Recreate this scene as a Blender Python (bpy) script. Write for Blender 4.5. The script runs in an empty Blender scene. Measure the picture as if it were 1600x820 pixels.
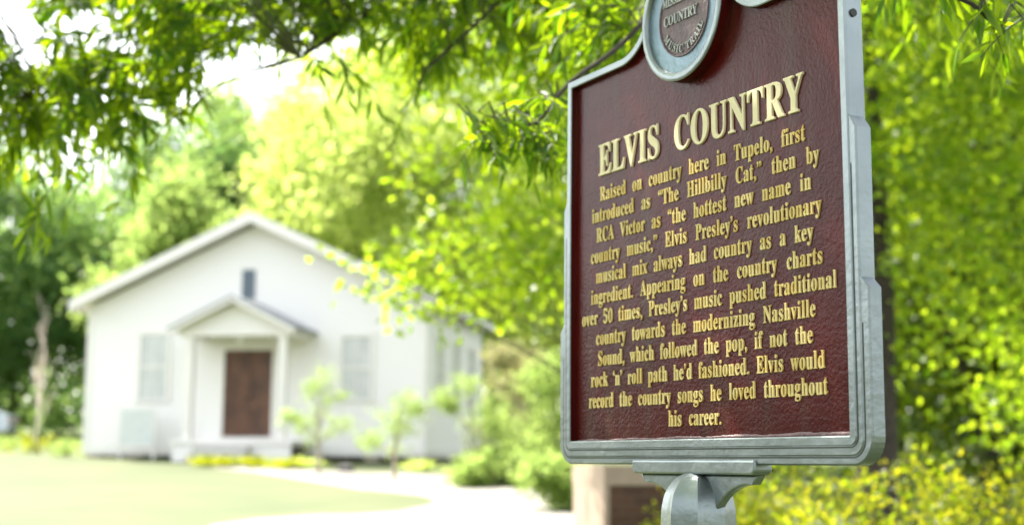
import bpy, bmesh, math, random
import numpy as np
from mathutils import Vector, Matrix
random.seed(7); RNG = np.random.default_rng(11)
R = math.radians
SC = bpy.context.scene
COL = SC.collection

# ------------------------------------------------------------------ camera
EYE = 1.45
PITCH, ROLL = R(8.087), R(0.44)
_c, _s = math.cos(PITCH), math.sin(PITCH)
_F = Vector((0, _c, _s)); _R0 = Vector((1, 0, 0)); _D0 = Vector((0, _s, -_c))
_RR = _R0*math.cos(ROLL) - _D0*math.sin(ROLL)
_DD = _R0*math.sin(ROLL) + _D0*math.cos(ROLL)
cam = bpy.data.cameras.new('camera'); cam_o = bpy.data.objects.new('camera', cam); COL.objects.link(cam_o)
m = Matrix((_RR, -_DD, -_F)).transposed().to_4x4(); m.translation = Vector((0, 0, EYE))
cam_o.matrix_world = m
cam.lens = 50; cam.sensor_width = 36; cam.clip_start = .05; cam.clip_end = 2000
cam.dof.use_dof = True; cam.dof.focus_distance = 2.62; cam.dof.aperture_fstop = 2.8; cam.dof.aperture_blades = 0
SC.camera = cam_o

# ------------------------------------------------------------------ light
SUN_AZ, SUN_EL = R(-46), R(52)          # azimuth measured from straight ahead (+y), negative = left
world = bpy.data.worlds.new('World'); SC.world = world; world.use_nodes = True
wn = world.node_tree.nodes; wl = world.node_tree.links
sky = wn.new('ShaderNodeTexSky'); sky.sky_type = 'NISHITA'; sky.sun_disc = False
sky.sun_elevation = SUN_EL; sky.sun_rotation = SUN_AZ; sky.air_density = 1.3; sky.dust_density = 2.5; sky.ozone_density = 1.0
bg = wn['Background']; bg.inputs['Strength'].default_value = .15
hs = wn.new('ShaderNodeHueSaturation'); hs.inputs['Saturation'].default_value = .28
wl.new(sky.outputs[0], hs.inputs['Color']); wl.new(hs.outputs[0], bg.inputs['Color'])
sun = bpy.data.lights.new('sun', 'SUN'); sun.energy = 4.5; sun.angle = R(.5); sun.color = (1, .93, .82)
sun_o = bpy.data.objects.new('sun', sun); COL.objects.link(sun_o)
sd = Vector((math.sin(SUN_AZ)*math.cos(SUN_EL), math.cos(SUN_AZ)*math.cos(SUN_EL), math.sin(SUN_EL)))
sun_o.rotation_euler = sd.to_track_quat('Z', 'Y').to_euler(); sun_o.location = (-20, 20, 40)
SC.view_settings.view_transform = 'Standard'; SC.view_settings.look = 'None'
SC.view_settings.exposure = 1.98; SC.view_settings.gamma = 1
SC.render.engine = 'CYCLES'
SC.cycles.max_bounces = 8; SC.cycles.diffuse_bounces = 4; SC.cycles.transmission_bounces = 6
SC.cycles.transparent_max_bounces = 8; SC.cycles.sample_clamp_indirect = 6; SC.cycles.use_denoising = True

# ------------------------------------------------------------------ helpers
SLOPE0, SLOPE1 = .0497, .045
def gz(y):                               # height of the ground: flat, then a gentle rise to the church
    y = np.asarray(y, float)
    return np.where(y < 6, 0, np.where(y < 34, (y-6)*SLOPE0, 28*SLOPE0 + (np.minimum(y, 130)-34)*SLOPE1))
def ray(px, py):
    v = _RR*((px-800)/2222.2) + _DD*((py-410)/2222.2) + _F
    return v/v.y
def at(px, py, y):                       # the world point seen there at distance y in front of the camera
    return Vector((0, 0, EYE)) + ray(px, py)*y
def onground(px, py):                    # the point of the rising lawn
    v = ray(px, py); y = (-6*SLOPE0-EYE)/(v.z-SLOPE0)
    return Vector((0, 0, EYE)) + v*y

def mat(name, col, rough=.6, metal=0, spec=.5, noise=0, nscale=8, bump=0, bscale=40, col2=None, detail=4):
    M = bpy.data.materials.new(name); M.use_nodes = True
    N, L = M.node_tree.nodes, M.node_tree.links
    P = N['Principled BSDF']; P.inputs['Roughness'].default_value = rough; P.inputs['Metallic'].default_value = metal
    P.inputs['Specular IOR Level'].default_value = spec
    P.inputs['Base Color'].default_value = (*col, 1)
    tc = N.new('ShaderNodeTexCoord')
    if noise or col2:
        n = N.new('ShaderNodeTexNoise'); n.inputs['Scale'].default_value = nscale; n.inputs['Detail'].default_value = detail
        L.new(tc.outputs['Object'], n.inputs['Vector'])
        r = N.new('ShaderNodeValToRGB')
        c2 = col2 or tuple(c*(1-noise) for c in col)
        r.color_ramp.elements[0].color = (*c2, 1); r.color_ramp.elements[1].color = (*col, 1)
        r.color_ramp.elements[0].position = .35; r.color_ramp.elements[1].position = .62
        L.new(n.outputs['Fac'], r.inputs[0]); L.new(r.outputs[0], P.inputs['Base Color'])
    if bump:
        n = N.new('ShaderNodeTexNoise'); n.inputs['Scale'].default_value = bscale; n.inputs['Detail'].default_value = 5
        L.new(tc.outputs['Object'], n.inputs['Vector'])
        b = N.new('ShaderNodeBump'); b.inputs['Strength'].default_value = bump; b.inputs['Distance'].default_value = .01
        L.new(n.outputs['Fac'], b.inputs['Height']); L.new(b.outputs[0], P.inputs['Normal'])
    return M

def leafmat(name, ca, cb, ta, tb, mix=.5, rough=.45, spec=.5):
    M = bpy.data.materials.new(name); M.use_nodes = True
    N, L = M.node_tree.nodes, M.node_tree.links
    P = N['Principled BSDF']; P.inputs['Roughness'].default_value = rough; P.inputs['Specular IOR Level'].default_value = spec
    g = N.new('ShaderNodeNewGeometry')
    def ramp(a, b):
        r = N.new('ShaderNodeValToRGB'); r.color_ramp.elements[0].color = (*a, 1); r.color_ramp.elements[1].color = (*b, 1)
        L.new(g.outputs['Random Per Island'], r.inputs[0]); return r
    L.new(ramp(ca, cb).outputs[0], P.inputs['Base Color'])
    t = N.new('ShaderNodeBsdfTranslucent'); L.new(ramp(ta, tb).outputs[0], t.inputs['Color'])
    mx = N.new('ShaderNodeMixShader'); mx.inputs[0].default_value = mix
    L.new(P.outputs[0], mx.inputs[1]); L.new(t.outputs[0], mx.inputs[2])
    L.new(mx.outputs[0], N['Material Output'].inputs['Surface'])
    return M

def tag(o, label=None, cat=None, group=None, kind=None):
    if label: o['label'] = label
    if cat: o['category'] = cat
    if group: o['group'] = group
    if kind: o['kind'] = kind
    return o
def empty(name, loc, rz=0):
    o = bpy.data.objects.new(name, None); COL.objects.link(o); o.location = loc; o.rotation_euler = (0, 0, rz)
    o.empty_display_size = .2
    return o
def link(name, me, M, parent=None, smooth=False):
    o = bpy.data.objects.new(name, me); COL.objects.link(o)
    if M is not None and not me.materials: me.materials.append(M)
    if parent: o.parent = parent
    if smooth:
        for p in me.polygons: p.use_smooth = True
    return o
def npmesh(name, V, F):
    me = bpy.data.meshes.new(name); V = np.asarray(V, np.float32); F = np.asarray(F, np.int32)
    k = F.shape[1]
    me.vertices.add(len(V)); me.vertices.foreach_set('co', V.ravel())
    me.loops.add(F.size); me.loops.foreach_set('vertex_index', F.ravel())
    me.polygons.add(len(F)); me.polygons.foreach_set('loop_start', np.arange(0, F.size, k, dtype=np.int32))
    me.update(calc_edges=True); return me

class MB:                                # collects solid pieces, then becomes ONE mesh object
    def __init__(s): s.v = []; s.f = []
    def add(s, V, F):
        n = len(s.v); s.v += [tuple(p) for p in V]; s.f += [tuple(i+n for i in q) for q in F]; return s
    def box(s, x0, x1, y0, y1, z0, z1):
        V = [(x, y, z) for z in (z0, z1) for y in (y0, y1) for x in (x0, x1)]
        return s.add(V, [(0, 2, 3, 1), (4, 5, 7, 6), (0, 1, 5, 4), (2, 6, 7, 3), (0, 4, 6, 2), (1, 3, 7, 5)])
    def prism(s, poly, y0, y1):          # polygon in (x,z) pushed along y
        n = len(poly); V = [(x, y0, z) for x, z in poly] + [(x, y1, z) for x, z in poly]
        F = [tuple(range(n)), tuple(range(2*n-1, n-1, -1))] + [(i, i+n, (i+1) % n+n, (i+1) % n) for i in range(n)]
        return s.add(V, F)
    def tube(s, pts, rad, n=6, cap=True):
        pts = [Vector(p) for p in pts]; V = []; F = []
        for i, p in enumerate(pts):
            d = (pts[min(i+1, len(pts)-1)] - pts[max(i-1, 0)]).normalized()
            a = d.cross(Vector((0, 0, 1)) if abs(d.z) < .9 else Vector((1, 0, 0))).normalized(); b = d.cross(a)
            r = rad[i] if hasattr(rad, '__len__') else rad
            for k in range(n):
                t = 2*math.pi*k/n; V.append(p + a*(r*math.cos(t)) + b*(r*math.sin(t)))
        for i in range(len(pts)-1):
            for k in range(n):
                F.append((i*n+k, i*n+(k+1) % n, (i+1)*n+(k+1) % n, (i+1)*n+k))
        if cap: F += [tuple(range(n-1, -1, -1)), tuple(range((len(pts)-1)*n, len(pts)*n))]
        return s.add(V, F)
    def lathe(s, prof, n=32, ax='z', phase=0, close=False):
        V = []; F = []
        for r, h in prof:
            for k in range(n):
                t = 2*math.pi*k/n+phase; c, q = r*math.cos(t), r*math.sin(t)
                V.append((c, q, h) if ax == 'z' else ((c, -h, q) if ax == 'y' else (h, c, q)))
        for i in range(len(prof)-1):
            for k in range(n): F.append((i*n+k, i*n+(k+1) % n, (i+1)*n+(k+1) % n, (i+1)*n+k))
        if close: F += [tuple(range(n-1, -1, -1)), tuple(range((len(prof)-1)*n, len(prof)*n))]
        return s.add(V, F)
    def build(s, name, M, parent=None, bevel=0, smooth=False, off=None):
        me = bpy.data.meshes.new(name)
        me.from_pydata([tuple(Vector(p)+Vector(off)) for p in s.v] if off else s.v, [], s.f); me.update()
        bm = bmesh.new(); bm.from_mesh(me); bmesh.ops.recalc_face_normals(bm, faces=bm.faces); bm.to_mesh(me); bm.free()
        o = link(name, me, M, parent, smooth)
        if bevel:
            b = o.modifiers.new('bevel', 'BEVEL'); b.width = bevel; b.segments = 2; b.limit_method = 'ANGLE'; b.angle_limit = R(35)
        return o

# leaves: every leaf a small folded blade
def unit(a): return a/np.maximum(np.linalg.norm(a, axis=-1, keepdims=True), 1e-9)
def leaf_arrays(P, D, L, W, droop=0., fine=False):
    n = len(P); D = unit(D)
    S = unit(np.cross(D, RNG.normal(size=(n, 3)))); Nn = np.cross(S, D)
    L = np.broadcast_to(L, (n,))[:, None]; W = np.broadcast_to(W, (n,))[:, None]
    if not fine:
        b = P; t = P + D*L + Nn*L*(-.12); l = P + D*L*.45 + S*W*.5 + Nn*W*.22; r = P + D*L*.45 - S*W*.5 + Nn*W*.22
        V = np.stack([b, l, t, r], 1).reshape(-1, 3); F = np.arange(n*4).reshape(n, 4)
        return V, F
    st = [(.0, .06), (.22, .72), (.5, 1.0), (.78, .62), (1.0, .03)]
    rows = []
    curl = RNG.uniform(.05, .32, (n, 1))
    for t, w in st:
        c = P + D*L*t + np.array([0, 0, -1.])*L*curl*t*t
        rows.append(np.stack([c + S*W*.5*w + Nn*W*.16*w, c, c - S*W*.5*w + Nn*W*.16*w], 1))
    V = np.concatenate(rows, 1).reshape(-1, 3)
    q = []
    for i in range(4):
        a = i*3; q += [(a, a+3, a+4, a+1), (a+1, a+4, a+5, a+2)]
    F = (np.array(q)[None] + (np.arange(n)*15)[:, None, None]).reshape(-1, 4)
    return V, F
class Leaves:
    def __init__(s): s.V = []; s.F = []; s.n = 0
    def add(s, V, F): s.V.append(V); s.F.append(F+s.n); s.n += len(V)
    def build(s, name, M, parent=None): return link(name, npmesh(name, np.concatenate(s.V), np.concatenate(s.F)), M, parent)

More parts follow.
